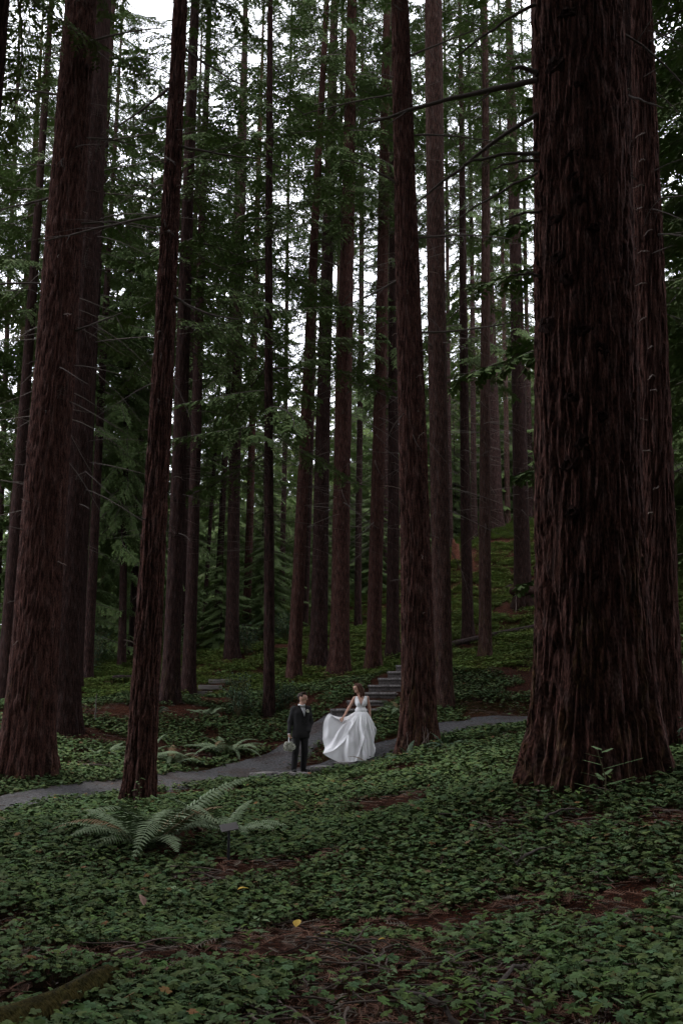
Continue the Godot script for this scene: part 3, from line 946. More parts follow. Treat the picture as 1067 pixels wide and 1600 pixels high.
	for row in 2:
		var z: float = [-69.0, -78.0][row]
		for k in 15:
			var x := ((k + rf(0.1, 0.9)) / 15.0 * 2.0 - 1.0) * (-z * 0.42)
			var s := rf(0.55, 0.85)
			var c := rf(0.95, 1.35)
			put(wb[k % 3], on_ground(x, z + rf(-3, 3), rf(-0.5, 0.5)), Basis(Vector3.UP, rf(0, TAU)) * Basis.from_scale(Vector3(s * 1.1, s, s * 1.1)), Color(c, c, c * 0.95))
	# and the same wood behind the camera
	for k in 46:
		var a := lerpf(-0.25, PI + 0.25, (k + rf(0.1, 0.9)) / 46.0)
		var rr: float = [13.0, 20.0, 30.0][k % 3] + rf(-2, 2)
		var s := rf(0.95, 1.3)
		put(wb[k % 3], on_ground(cos(a) * rr * 1.2, sin(a) * rr + 1.0, rf(0.5, 5.0)), Basis(Vector3.UP, rf(0, TAU)) * Basis.from_scale(Vector3(s, s * 1.2, s)), Color(1, 1, 1))
	for k in 3: scatter("distant_wood", wood[k], null, wb[k], "mass of far conifer foliage closing the view behind the grove", "woodland")
	# the grove goes on beside and behind the camera and shades the near ground
	var around := [[-9.0, -8.0, 40, 13], [-13.0, 2.0, 42, 12], [-5.0, 7.0, 44, 12], [3.5, 8.0, 42, 13], [9.0, 3.0, 44, 12], [8.0, -6.5, 42, 13], [-7.5, -1.0, 40, 14], [11.0, -16.0, 42, 14], [13.0, -24.0, 40, 14], [-14.0, -20.0, 42, 14], [-1.5, 3.0, 38, 13], [-3.5, -5.0, 38, 15]]
	for q in around:
		if absf(q[0]) < -q[1] * 0.37 + 0.8: continue
		var at := on_ground(q[0], q[1])
		var o := thing("redwood_tree", "tall redwood standing out of view near the camera", "tree", at, 0.0, "redwoods around the camera")
		part("trunk", trunk_mesh(0.42, 0.26, 18.0, q[2], 0.0, 0, 600 + i), M["bark_dark"], o)
		var sc: float = (q[2] - q[3]) / 26.0
		part("crown", crowns["mid"][i % 2], null, o, Transform3D(Basis(Vector3.UP, i * 1.9) * Basis.from_scale(Vector3(1.15, sc * 1.08, 1.15)), Vector3(0, q[3], 0)))
		i += 1

# ---------------------------------------------------------------- ground plants
func clover_mesh(sd: int, curl: float) -> ArrayMesh:
	rng.seed = sd
	var st := begin()
	var s := 0.0235
	for k in 3:
		var a := TAU * k / 3 + rf(-0.12, 0.12)
		var f := Vector3(cos(a), 0, sin(a))
		var r := Vector3(-sin(a), 0, cos(a))
		var l := s * rf(0.9, 1.1)
		var dn := Vector3.DOWN * l
		var o := Vector3.ZERO
		var notch := f * l * 0.82 + dn * (0.1 * curl)
		var tips := [f * l * 1.02 + r * l * 0.3 + dn * (0.35 * curl), f * l * 0.82 + r * l * 0.66 + dn * (0.55 * curl), f * l * 0.36 + r * l * 0.52 + dn * (0.35 * curl)]
		var tips2 := [f * l * 1.02 - r * l * 0.3 + dn * (0.35 * curl), f * l * 0.82 - r * l * 0.66 + dn * (0.55 * curl), f * l * 0.36 - r * l * 0.52 + dn * (0.35 * curl)]
		var sh := rf(0.9, 1.1)
		st.set_color(Color(sh, sh, sh))
		tri(st, o, notch, tips[0]); tri(st, o, tips[0], tips[1]); tri(st, o, tips[1], tips[2])
		tri(st, o, tips2[0], notch); tri(st, o, tips2[1], tips2[0]); tri(st, o, tips2[2], tips2[1])
	# the stalk
	st.set_color(Color(1.1, 0.7, 0.6))
	tri(st, Vector3(0.0018, 0, 0), Vector3(-0.0018, 0, 0), Vector3(0.004, -0.11, 0.006))
	tri(st, Vector3(0, 0, 0.0018), Vector3(0, 0, -0.0018), Vector3(0.004, -0.11, 0.006))
	return st.commit()

func scatter(called: String, mesh: Mesh, m: Material, buf: PackedFloat32Array, label: String, category: String) -> void:
	var mm := MultiMesh.new()
	mm.transform_format = MultiMesh.TRANSFORM_3D
	mm.use_colors = true
	mm.mesh = mesh
	mm.instance_count = buf.size() / 16
	mm.buffer = buf
	var o := MultiMeshInstance3D.new()
	o.name = numbered(called)
	o.multimesh = mm
	if m: o.material_override = m
	add_child(o)
	tag(o, label, category, "", "stuff")

func put(buf: PackedFloat32Array, p: Vector3, b: Basis, c: Color) -> void:
	buf.append_array(PackedFloat32Array([b.x.x, b.y.x, b.z.x, p.x, b.x.y, b.y.y, b.z.y, p.y, b.x.z, b.y.z, b.z.z, p.z, c.r, c.g, c.b, 1.0]))

func cover_at(x: float, z: float) -> float:
	# how likely clover grows at a point
	var m := masked(x, z)
	if m == 1: return 0.0
	var n := n_cover.get_noise_2d(x, z)
	var v := smoothstep(-0.34, -0.1, n)
	if m == 2: v *= 0.04 + 0.2 * smoothstep(0.1, 0.4, n)
	return v

func build_ground_cover() -> void:
	n_cover.seed = 31; n_cover.frequency = 0.42; n_cover.fractal_octaves = 3
	var leaf := [clover_mesh(1, 0.35), clover_mesh(2, 0.75), clover_mesh(3, 0.15)]
	var bufs := [PackedFloat32Array(), PackedFloat32Array(), PackedFloat32Array()]
	rng.seed = 400
	# singles, down to 34 m away; the outline of the wedge in view with a margin on both sides
	var z := -2.6
	while z > -34.0:
		var d := -z
		var dz := 0.25
		var half := d * 0.40 + 1.3
		var dens := 1700.0 if d < 8 else (1250.0 if d < 14 else (800.0 if d < 22 else 480.0))
		var grow := 1.0 if d < 8 else (1.12 if d < 14 else (1.35 if d < 22 else 1.65))
		var n := int(dens * dz * half * 2)
		for i in n:
			var x := rf(-half, half)
			var zz := z - rf(0, dz)
			if rf(0, 1) > cover_at(x, zz): continue
			var s := rf(0.55, 1.2) * grow
			var tall := n_cover.get_noise_2d(x * 0.6 + 80, zz * 0.6) * 0.06
			var y := gh(x, zz) + (rf(0.035, 0.12) + tall) * (0.6 + 0.4 * s)
			var b := Basis(Vector3.UP, rf(0, TAU)) * Basis(Vector3.RIGHT, rf(-0.42, 0.42)) * Basis(Vector3.BACK, rf(-0.42, 0.42))
			var t := rf(0.65, 1.25) * (1.0 + 0.45 * n_cover.get_noise_2d(x * 0.35 - 60, zz * 0.35))
			var old := 1.0 if rf(0, 1) > 0.012 else 2.0
			put(bufs[i % 3], Vector3(x, y, zz), b * Basis.from_scale(Vector3(s, s, s)), Color(t * rf(0.8, 1.15) * old, t * (0.8 if old > 1 else 1.0), t * rf(0.75, 1.2)))
		z -= dz
	for k in 3: scatter("clover_cover", leaf[k], M["clover"], bufs[k], "low clover-like ground cover carpeting the forest floor", "ground cover")
	# clumps on the slope beyond
	var cst := begin()
	for k in 60:
		var s := rf(0.9, 1.6)
		cst.append_from(leaf[k % 3], 0, Transform3D(Basis(Vector3.UP, rf(0, TAU)) * Basis(Vector3.RIGHT, rf(-0.5, 0.5)) * Basis.from_scale(Vector3(s, s, s)), Vector3(rf(-0.24, 0.24), rf(0.03, 0.15), rf(-0.24, 0.24))))
	var clump := cst.commit()
	var cb := PackedFloat32Array()
	z = -33.5
	while z > -72.0:
		var d := -z
		var half := d * 0.40 + 2
		var n := int(14.0 * 0.5 * half * 2)
		for i in n:
			var x := rf(-half, half)
			var zz := z - rf(0, 0.5)
			if rf(0, 1) > cover_at(x, zz) * 1.0: continue
			var s := rf(0.8, 1.5)
			var t := rf(0.6, 1.25)
			put(cb, on_ground(x, zz, 0.0), Basis(Vector3.UP, rf(0, TAU)) * Basis.from_scale(Vector3(s, s, s)), Color(t * rf(1.15, 1.5), t * 1.3, t * rf(0.65, 0.95)))
		z -= 0.5
	scatter("slope_cover", clump, M["clover"], cb, "green low plants covering the slope behind the couple", "ground cover")
	# taller sprouts standing out of the carpet
	var sst := begin()
	sst.set_color(Color(1, 1, 1))
	for k in 9:
		var s := rf(0.35, 0.75)
		sst.append_from(M["ovate"], 0, Transform3D(Basis(Vector3.UP, k * 2.4) * Basis(Vector3.BACK, rf(0.0, 0.7)) * Basis.from_scale(Vector3(s, s, s * 0.7)), Vector3(0, 0.05 + 0.02 * k, 0)))
	var sprout := sst.commit()
	var sb := PackedFloat32Array()
	rng.seed = 402
	for k in 900:
		var d := rf(3.4, 26.0)
		var x := rf(-1.0, 1.0) * (d * 0.4 + 0.6)
		if n_cover.get_noise_2d(x * 0.8 + 200, -d * 0.8) < 0.0 or masked(x, -d) == 1: continue
		var s := rf(0.5, 1.15)
		var t := rf(0.8, 1.5)
		put(sb, on_ground(x, -d), Basis(Vector3.UP, rf(0, TAU)) * Basis(Vector3.RIGHT, rf(-0.3, 0.3)) * Basis.from_scale(Vector3(s, s, s)), Color(t * rf(0.9, 1.25), t * 1.1, t * 0.8))
	scatter("sprout_cover", sprout, M["clover"], sb, "small leafy sprouts standing out of the clover carpet", "ground cover")
	# fallen needles, twigs and dead leaves
	var st := begin()
	st.set_color(Color(1, 1, 1))
	tube(st, [Vector3(-0.05, 0.004, 0), Vector3(0, 0.01, 0.006), Vector3(0.055, 0.004, -0.004)], [0.002, 0.003, 0.0015], 4, false)
	for k in 7:
		var p := Vector3(-0.04 + k * 0.014, 0.008, 0.0)
		for s: float in [-1.0, 1.0]: tri(st, p, p + Vector3(0.005, 0, 0.001), p + Vector3(0.012, 0.004, 0.022 * s))
	var sprig := st.commit()
	var stick := bare_branch(Vector3(-0.2, 0.01, 0), Vector3(0.22, 0.015, 0.03), 0.006, -0.01, 5, 2)
	var b1 := PackedFloat32Array()
	var b2 := PackedFloat32Array()
	rng.seed = 401
	z = -2.6
	while z > -30.0:
		var d := -z
		var half := d * 0.38 + 1.0
		var n := int((260.0 if d < 9 else (110.0 if d < 15 else 40.0)) * 0.25 * half * 2)
		for i in n:
			var x := rf(-half, half)
			var zz := z - rf(0, 0.25)
			var m := masked(x, zz)
			if m == 1 and rf(0, 1) < 0.5: continue
			if m == 0 and rf(0, 1) < 0.45: continue
			var s := rf(0.7, 1.6)
			var t := rf(0.5, 1.3)
			var c := Color(0.30 * t, 0.155 * t, 0.105 * t) if rf(0, 1) < 0.75 else Color(0.30 * t, 0.25 * t, 0.2 * t)
			put(b1, on_ground(x, zz, rf(0.005, 0.04)), Basis(Vector3.UP, rf(0, TAU)) * Basis(Vector3.RIGHT, rf(-0.4, 0.4)) * Basis(Vector3.BACK, rf(-0.25, 0.25)) * Basis.from_scale(Vector3(s, s, s)), c)
			if rf(0, 1) < (0.09 if m == 2 else 0.014):
				var s2 := rf(0.5, 1.5)
				put(b2, on_ground(x, zz, rf(0.01, 0.06)), Basis(Vector3.UP, rf(0, TAU)) * Basis(Vector3.BACK, rf(-0.15, 0.15)) * Basis.from_scale(Vector3(s2, 1, s2)), Color(0.2 * t, 0.15 * t, 0.125 * t))
		z -= 0.25
	scatter("needle_litter", sprig, M["debris"], b1, "red brown fallen needle sprigs on the forest floor", "litter")
	scatter("stick_litter", stick, M["debris"], b2, "thin dead sticks lying among the needles", "litter")

func frond_mesh(sd: int, L: float, arch: float, pairs: int) -> ArrayMesh:
	# a sword fern frond along +X, rising then arching over
	rng.seed = sd
	var st := begin()
	var pts: Array = []
	var rad: Array = []
	for i in 11:
		var t := i / 10.0
		pts.append(Vector3(L * (t - 0.12 * t * t), L * (0.95 * t - arch * t * t) * 0.75, 0.06 * L * t * t))
		rad.append(lerpf(0.0055, 0.0012, t))
	tube(st, pts, rad, 4, false)
	for i in pairs:
		var t := 0.1 + 0.9 * i / pairs
		var fi := t * 10
		var i0 := mini(int(fi), 9)
		var p: Vector3 = pts[i0].lerp(pts[i0 + 1], fi - i0)
		var ax: Vector3 = (pts[i0 + 1] - pts[i0]).normalized()
		var env := sin(PI * pow(clampf(t, 0, 1), 0.62)) * 0.9 + 0.1
		var l := L * 0.155 * env * rf(0.88, 1.08)
		var side := ax.cross(Vector3.UP).normalized()
		var nrm := side.cross(ax).normalized()
		for s: float in [-1.0, 1.0]:
			var d := (side * s + ax * 0.32 - nrm * rf(0.02, 0.28)).normalized()
			var w := ax * L * 0.36 / pairs
			var mid := p + d * l * 0.45
			var tip := p + d * l + Vector3(0, -l * 0.14, 0)
			var n := d.cross(ax).normalized()
			if n.y < 0: n = -n
			kite(st, p - w * 0.6, mid - w * 0.85, mid + w * 0.85, p + w * 0.6, n)
			tri(st, mid - w * 0.85, tip, mid + w * 0.85)
	return st.commit()

func fern(x: float, z: float, size: float, count: int, label: String, m: String, sd: int, low := false, ang0 := 0.0, ang1 := TAU) -> void:
	var o := thing("sword_fern", label, "fern", on_ground(x, z), 0.0, "ferns of the forest floor")
	rng.seed = sd
	for k in count:
		var a := lerpf(ang0, ang1, (k + rf(-0.25, 0.25)) / count)
		var s := size * rf(0.72, 1.12)
		var fm: Mesh = M["fronds"][k % 4]
		var pitch := rf(-0.55, -0.1) if low else rf(-0.15, 0.45)
		part("frond", fm, M[m] if k % 9 != 4 else M["fern_dry"], o, Transform3D(Basis(Vector3.UP, a) * Basis(Vector3.BACK, pitch) * Basis(Vector3.RIGHT, rf(-0.35, 0.35)) * Basis.from_scale(Vector3(s, s, s)), Vector3(cos(a) * 0.03, -0.01, -sin(a) * 0.03)))

func ovate(L: float, W: float) -> ArrayMesh:
	var st := begin()
	var rows: Array = []
	for i in 6:
		var t := i / 5.0
		var w := W * sin(PI * pow(t, 0.8)) * 0.5
		rows.append([Vector3(L * t, -0.25 * L * t * t, -w) + Vector3(0, w * 0.4, 0), Vector3(L * t, -0.25 * L * t * t, 0), Vector3(L * t, -0.25 * L * t * t, w) + Vector3(0, w * 0.4, 0)])
	for i in 5:
		for k in 2:
			tri(st, rows[i][k], rows[i + 1][k], rows[i + 1][k + 1])
			tri(st, rows[i][k], rows[i + 1][k + 1], rows[i][k + 1])
	return st.commit()

func weed(x: float, z: float, h: float, leaves: int, ls: float, label: String, m: String, sd: int, stalks := 0) -> void:
	var o := thing("wild_plant", label, "plant", on_ground(x, z), 0.0, "small wild plants")
	rng.seed = sd
	var st := begin()
	var top := Vector3(rf(-0.05, 0.05), h, rf(-0.05, 0.05))
	tube(st, [Vector3(0, -0.02, 0), top * 0.5 + Vector3(0.02, 0, 0), top], [0.005, 0.004, 0.002], 5)
	part("stem", st.commit(), M["stem"], o)
	for k in leaves:
		var t := 0.25 + 0.75 * k / leaves
		var p := top * t
		part("leaf", M["ovate"], M[m], o, Transform3D(Basis(Vector3.UP, k * 2.4 + rf(-0.3, 0.3)) * Basis(Vector3.BACK, rf(0.0, 0.5)) * Basis.from_scale(Vector3.ONE * ls * rf(0.7, 1.2)), p))
	for k in stalks:
		var s2 := begin()
		var e := Vector3(rf(-0.22, 0.22), h * rf(1.1, 1.6), rf(-0.1, 0.1))
		tube(s2, [Vector3(0, h * 0.2, 0), e * 0.5 + Vector3(0.01, 0.05, 0), e], [0.0035, 0.003, 0.0015], 4)
		part("stalk", s2.commit(), M["pale_stub"], o)

func build_plants() -> void:
	M["fronds"] = [frond_mesh(1, 1.0, 0.75, 30), frond_mesh(2, 1.0, 1.0, 32), frond_mesh(3, 1.0, 0.55, 28), frond_mesh(4, 1.0, 1.25, 30)]
	fern(-1.8, -9.7, 1.1, 24, "big sword fern with long arching fronds in the foreground", "fern", 1)
	fern(-1.2, -10.6, 0.8, 11, "feathery fern merging into the big foreground fern's right side", "fern", 2)
	fern(-2.92, -26.15, 1.1, 18, "pale green fern spreading on the bank left of the groom", "fern", 3)
	fern(-5.41, -23.3, 0.65, 12, "small fern beside the bare patch behind the path at left", "fern", 4)
	fern(-4.55, -23.6, 1.0, 15, "fern on the bank showing left of the slim reddish trunk", "fern", 5)
	fern(-3.95, -23.9, 0.95, 14, "fern on the bank showing right of the slim reddish trunk", "fern", 15)
	fern(1.62, -28.3, 0.85, 13, "fern growing beside the lower stone stairs", "fern", 6)
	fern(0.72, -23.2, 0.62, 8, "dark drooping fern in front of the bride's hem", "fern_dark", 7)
	fern(-0.38, -13.15, 0.42, 6, "small browning fern in the middle of the ground cover", "fern_dry", 8)
	fern(-0.1, -18.25, 0.36, 8, "small yellow green fern below the bride's gown", "fern", 9)
	fern(-3.39, -10.95, 0.4, 9, "small fern at the left edge in front of the path", "fern", 10)
	fern(-3.83, -29.35, 0.75, 12, "lone fern high on the bank below the wooden steps", "fern", 11)
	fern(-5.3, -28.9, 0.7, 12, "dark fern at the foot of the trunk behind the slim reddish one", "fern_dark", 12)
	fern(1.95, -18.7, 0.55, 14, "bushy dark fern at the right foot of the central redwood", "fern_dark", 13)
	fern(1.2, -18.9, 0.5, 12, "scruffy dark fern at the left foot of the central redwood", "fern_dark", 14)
	fern(-0.3, -35.0, 0.55, 12, "rusty brown fern at the foot of the stout trunk uphill", "fern_dry", 16)
	fern(0.35, -35.1, 0.5, 10, "rusty brown fern right of the stout trunk's foot uphill", "fern_dry", 17)
	weed(0.0, -9.6, 0.42, 12, 0.55, "thin leafy weed with a fine stem in the middle of the ground cover", "leaf", 31)
	weed(1.22, -7.2, 0.18, 6, 0.9, "low plant with three pale seed stalks at lower right", "leaf", 32, 3)
	weed(-1.18, -7.3, 0.16, 7, 0.8, "small broad leaved plant left of the bare litter", "leaf", 33)
	weed(-0.5, -6.4, 0.15, 8, 0.85, "broad leaved trailing plant near the yellow fallen leaf", "leaf", 34)
	weed(1.75, -5.6, 0.16, 7, 0.9, "broad leaved plant near the right bottom corner", "leaf", 35)
	weed(0.2, -4.9, 0.12, 6, 0.5, "tiny sprout beside the bare needle patch at the bottom", "leaf", 36)
	weed(-3.0, -15.2, 0.5, 9, 0.9, "leafy sprout at the foot of the slim reddish trunk", "leaf", 37)
	# a fir seedling in front of the huge trunk
	var o := thing("fir_seedling", "fir seedling with flat sprays in front of the huge redwood", "seedling", on_ground(2.12, -8.35))
	rng.seed = 41
	var st := begin()
	tube(st, [Vector3(0, -0.03, 0), Vector3(0.02, 0.2, 0), Vector3(-0.04, 0.42, 0.01)], [0.007, 0.006, 0.003], 5)
	part("stem", st.commit(), M["stem"], o)
	for q in [[0.1, 2.9, 0.24], [0.14, 0.2, 0.22], [0.2, 3.4, 0.2], [0.22, 0.9, 0.18], [0.27, 0.1, 0.36], [0.3, 2.6, 0.16], [0.36, 3.3, 0.15], [0.4, 0.6, 0.13], [0.42, 2.0, 0.12], [0.18, 1.6, 0.2]]:
		var sp := begin()
		var dirv := Vector3(cos(q[1]), 0.25, -sin(q[1])).normalized()
		var a := Vector3(0.0, q[0], 0)
		tube(sp, [a, a + dirv * q[2]], [0.003, 0.0012], 4, false)
		for k in 22:
			var t := 0.15 + 0.85 * k / 22.0
			var p: Vector3 = a + dirv * q[2] * t
			for s: float in [-1.0, 1.0]:
				var side := dirv.cross(Vector3.UP).normalized() * s
				var tip := p + side * 0.03 * (1.0 - 0.5 * t) + dirv * 0.01
				var w := dirv * 0.0035
				kite(sp, p - w, tip - w * 0.5, tip + w * 0.5, p + w, Vector3(0, 1, 0))
		part("spray", sp.commit(), M["leaf"], o)
	# shrub at the right edge behind the huge trunk, and low brush at the far left
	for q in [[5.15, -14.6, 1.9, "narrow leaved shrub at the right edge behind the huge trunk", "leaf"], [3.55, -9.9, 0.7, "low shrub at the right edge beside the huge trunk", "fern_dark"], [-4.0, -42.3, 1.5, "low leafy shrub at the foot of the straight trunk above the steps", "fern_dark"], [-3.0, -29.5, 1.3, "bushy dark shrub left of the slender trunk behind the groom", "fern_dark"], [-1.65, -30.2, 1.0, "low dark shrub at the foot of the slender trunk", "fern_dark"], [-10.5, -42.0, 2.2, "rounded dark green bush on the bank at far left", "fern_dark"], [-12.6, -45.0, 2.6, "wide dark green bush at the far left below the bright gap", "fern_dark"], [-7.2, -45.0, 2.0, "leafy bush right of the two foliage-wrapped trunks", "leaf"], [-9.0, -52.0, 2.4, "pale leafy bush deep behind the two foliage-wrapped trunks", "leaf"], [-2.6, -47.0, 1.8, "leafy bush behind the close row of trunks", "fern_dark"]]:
		var s := thing("shrub", q[3], "shrub", on_ground(q[0], q[1]), 0.0, "shrubs between the trees")
		rng.seed = int(q[1] * 10) + 9000
		var wood := begin()
		var lv := begin()
		var hh: float = q[2]
		for k in int(14 + hh * 6):
			var a := rf(0, TAU)
			var e := Vector3(cos(a) * rf(0.15, 0.5), rf(0.35, 1.0), sin(a) * rf(0.15, 0.5)) * hh
			tube(wood, [Vector3.ZERO, e * 0.5 + Vector3(0, 0.06 * hh, 0), e], [0.012, 0.008, 0.003], 4, false)
			for j in 42:
				var p := e * rf(0.3, 1.0) + Vector3(rf(-0.12, 0.12), rf(-0.08, 0.12), rf(-0.12, 0.12)) * hh
				var sc := rf(0.5, 1.1) * (0.7 + 0.25 * hh)
				lv.append_from(M["ovate"], 0, Transform3D(Basis(Vector3.UP, rf(0, TAU)) * Basis(Vector3.BACK, rf(-0.7, 0.5)) * Basis.from_scale(Vector3(sc, sc, sc * 0.7)), p))
		part("stem_mass", wood.commit(), M["stem"], s).set_meta("kind", "stuff")
		part("foliage", lv.commit(), M[q[4]], s).set_meta("kind", "stuff")

# ---------------------------------------------------------------- bodies
# bones: [ax, ay, az, bx, by, bz, ra, rb]; joined by a smooth minimum and meshed as surface nets
func blob_mesh(bones: Array, cell: float, k: float, keep = null, into: SurfaceTool = null) -> ArrayMesh:
	var lo := Vector3.INF
	var hi := -Vector3.INF
	for b in bones:
		var r: float = maxf(b[6], b[7])
		lo = lo.min(Vector3(b[0], b[1], b[2]) - Vector3.ONE * r).min(Vector3(b[3], b[4], b[5]) - Vector3.ONE * r)
		hi = hi.max(Vector3(b[0], b[1], b[2]) + Vector3.ONE * r).max(Vector3(b[3], b[4], b[5]) + Vector3.ONE * r)
	lo -= Vector3.ONE * (k * 0.3 + cell * 2)
	hi += Vector3.ONE * (k * 0.3 + cell * 2)
	var nx := int((hi.x - lo.x) / cell) + 2
	var ny := int((hi.y - lo.y) / cell) + 2
	var nz := int((hi.z - lo.z) / cell) + 2
	var f := PackedFloat32Array()
	f.resize(nx * ny * nz)
	f.fill(1.0)
	for b in bones:
		var a := Vector3(b[0], b[1], b[2])
		var e := Vector3(b[3], b[4], b[5])
		var ab := e - a
		var l2 := maxf(ab.length_squared(), 1e-9)
		var ra: float = b[6]
		var rb: float = b[7]
		var pad := maxf(ra, rb) + k + cell * 2
		var i0 := maxi(int((minf(a.x, e.x) - pad - lo.x) / cell), 0)
		var i1 := mini(int((maxf(a.x, e.x) + pad - lo.x) / cell) + 1, nx - 1)
		var j0 := maxi(int((minf(a.y, e.y) - pad - lo.y) / cell), 0)
		var j1 := mini(int((maxf(a.y, e.y) + pad - lo.y) / cell) + 1, ny - 1)
		var k0 := maxi(int((minf(a.z, e.z) - pad - lo.z) / cell), 0)
		var k1 := mini(int((maxf(a.z, e.z) + pad - lo.z) / cell) + 1, nz - 1)
		for q in range(k0, k1 + 1):
			for j in range(j0, j1 + 1):
				var at := (q * ny + j) * nx
				for i in range(i0, i1 + 1):
					var p := lo + Vector3(i, j, q) * cell - a
					var t := clampf(p.dot(ab) / l2, 0, 1)
					var d := (p - ab * t).length() - lerpf(ra, rb, t)
					var o := f[at + i]
					var h := maxf(k - absf(o - d), 0.0) / k
					f[at + i] = minf(o, d) - h * h * k * 0.25
	var vid := {}
	var vs := PackedVector3Array()
	for q in nz - 1:
		for j in ny - 1:
			for i in nx - 1:
				var at := (q * ny + j) * nx + i
				var s0 := f[at] < 0
				if s0 == (f[at + 1] < 0) and s0 == (f[at + nx] < 0) and s0 == (f[at + nx + 1] < 0):
					var up := at + nx * ny
					if s0 == (f[up] < 0) and s0 == (f[up + 1] < 0) and s0 == (f[up + nx] < 0) and s0 == (f[up + nx + 1] < 0): continue
				var sum := Vector3.ZERO
				var n := 0
				for e in EDGES:
					var fa := f[at + e[0] + (e[1] + e[2] * ny) * nx]
					var fb := f[at + e[3] + (e[4] + e[5] * ny) * nx]
					if (fa < 0) != (fb < 0):
						var t := fa / (fa - fb)
						sum += Vector3(lerpf(e[0], e[3], t), lerpf(e[1], e[4], t), lerpf(e[2], e[5], t))
						n += 1
				vid[at] = vs.size()
				vs.append(lo + (Vector3(i, j, q) + sum / n) * cell)
	var idx := PackedInt32Array()
	var steps := [1, nx, nx * ny]
	for at in vid:
		var i: int = at % nx
		var j: int = (at / nx) % ny
		var q: int = at / (nx * ny)
		if i < 1 or j < 1 or q < 1: continue
		for ax in 3:
			var a0 := f[at] < 0
			var b0: bool = f[at + steps[ax]] < 0
			if a0 == b0: continue
			var u: int = steps[(ax + 1) % 3]
			var v: int = steps[(ax + 2) % 3]
			if not (vid.has(at - u) and vid.has(at - v) and vid.has(at - u - v)): continue
			var c := [vid[at], vid[at - u], vid[at - u - v], vid[at - v]]
			if keep != null:
				var mid: Vector3 = (vs[c[0]] + vs[c[2]]) / 2
				if not keep.call(mid): continue
			if a0: idx.append_array(PackedInt32Array([c[0], c[2], c[1], c[0], c[3], c[2]]))
			else: idx.append_array(PackedInt32Array([c[0], c[1], c[2], c[0], c[2], c[3]]))
	var nn := PackedVector3Array()
	nn.resize(vs.size())
	for t in range(0, idx.size(), 3):
		var n := (vs[idx[t + 2]] - vs[idx[t]]).cross(vs[idx[t + 1]] - vs[idx[t]])
		for m in 3: nn[idx[t + m]] += n
	for m in nn.size(): nn[m] = nn[m].normalized()
	var arr := []
	arr.resize(Mesh.ARRAY_MAX)
	arr[Mesh.ARRAY_VERTEX] = vs
	arr[Mesh.ARRAY_NORMAL] = nn
	arr[Mesh.ARRAY_INDEX] = idx
	var mesh := ArrayMesh.new()
	mesh.add_surface_from_arrays(Mesh.PRIMITIVE_TRIANGLES, arr)
	if into: into.append_from(mesh, 0, Transform3D())
	return mesh

const EDGES := [[0, 0, 0, 1, 0, 0], [0, 1, 0, 1, 1, 0], [0, 0, 1, 1, 0, 1], [0, 1, 1, 1, 1, 1], [0, 0, 0, 0, 1, 0], [1, 0, 0, 1, 1, 0], [0, 0, 1, 0, 1, 1], [1, 0, 1, 1, 1, 1], [0, 0, 0, 0, 0, 1], [1, 0, 0, 1, 0, 1], [0, 1, 0, 0, 1, 1], [1, 1, 0, 1, 1, 1]]

func bone(a: Vector3, b: Vector3, ra: float, rb: float) -> Array:
	return [a.x, a.y, a.z, b.x, b.y, b.z, ra, rb]

# the bones of a head at c (between the ears), facing f
func head_bones(c: Vector3, f: Vector3, s: float) -> Array:
	f = f.normalized()
	var u := Vector3.UP
	u = (u - f * u.dot(f)).normalized()
	var r := f.cross(u)
	var B: Array = []
	B.append(bone(c - f * 0.025 * s + u * 0.035 * s, c + f * 0.01 * s + u * 0.04 * s, 0.086 * s, 0.08 * s))
	B.append(bone(c + f * 0.01 * s - u * 0.02 * s, c + f * 0.035 * s - u * 0.075 * s, 0.068 * s, 0.042 * s))
	B.append(bone(c + f * 0.055 * s - u * 0.088 * s, c + f * 0.06 * s - u * 0.085 * s, 0.026 * s, 0.022 * s))
	B.append(bone(c + f * 0.088 * s + u * 0.022 * s, c + f * 0.105 * s - u * 0.022 * s, 0.01 * s, 0.013 * s))
	B.append(bone(c + f * 0.085 * s + u * 0.032 * s + r * 0.03 * s, c + f * 0.085 * s + u * 0.032 * s - r * 0.03 * s, 0.014 * s, 0.014 * s))
	for e: float in [-1.0, 1.0]:
		B.append(bone(c + r * e * 0.078 * s + u * 0.015 * s - f * 0.01 * s, c + r * e * 0.08 * s - u * 0.025 * s, 0.016 * s, 0.011 * s))
	return B

func face_parts(o: Node3D, c: Vector3, f: Vector3, s: float) -> void:
	f = f.normalized()
	var u := (Vector3.UP - f * f.y).normalized()
	var r := f.cross(u)
	var bs := Basis(r, u, -f)
	var sp := SphereMesh.new()
	sp.radius = 0.5; sp.height = 1.0; sp.radial_segments = 12; sp.rings = 6
	for e: float in [-1.0, 1.0]:
		part("eye", sp, M["eye"], o, Transform3D(bs * Basis.from_scale(Vector3(0.02, 0.009, 0.018) * s), c + f * 0.0885 * s + r * e * 0.031 * s + u * 0.008 * s))
		part("eyebrow", sp, M["hair_dark"], o, Transform3D(bs * Basis.from_scale(Vector3(0.03, 0.005, 0.01) * s), c + f * 0.0965 * s + r * e * 0.032 * s + u * 0.034 * s))
	part("mouth", sp, M["lip"], o, Transform3D(bs * Basis.from_scale(Vector3(0.044, 0.014, 0.014) * s), c + f * 0.086 * s - u * 0.062 * s))

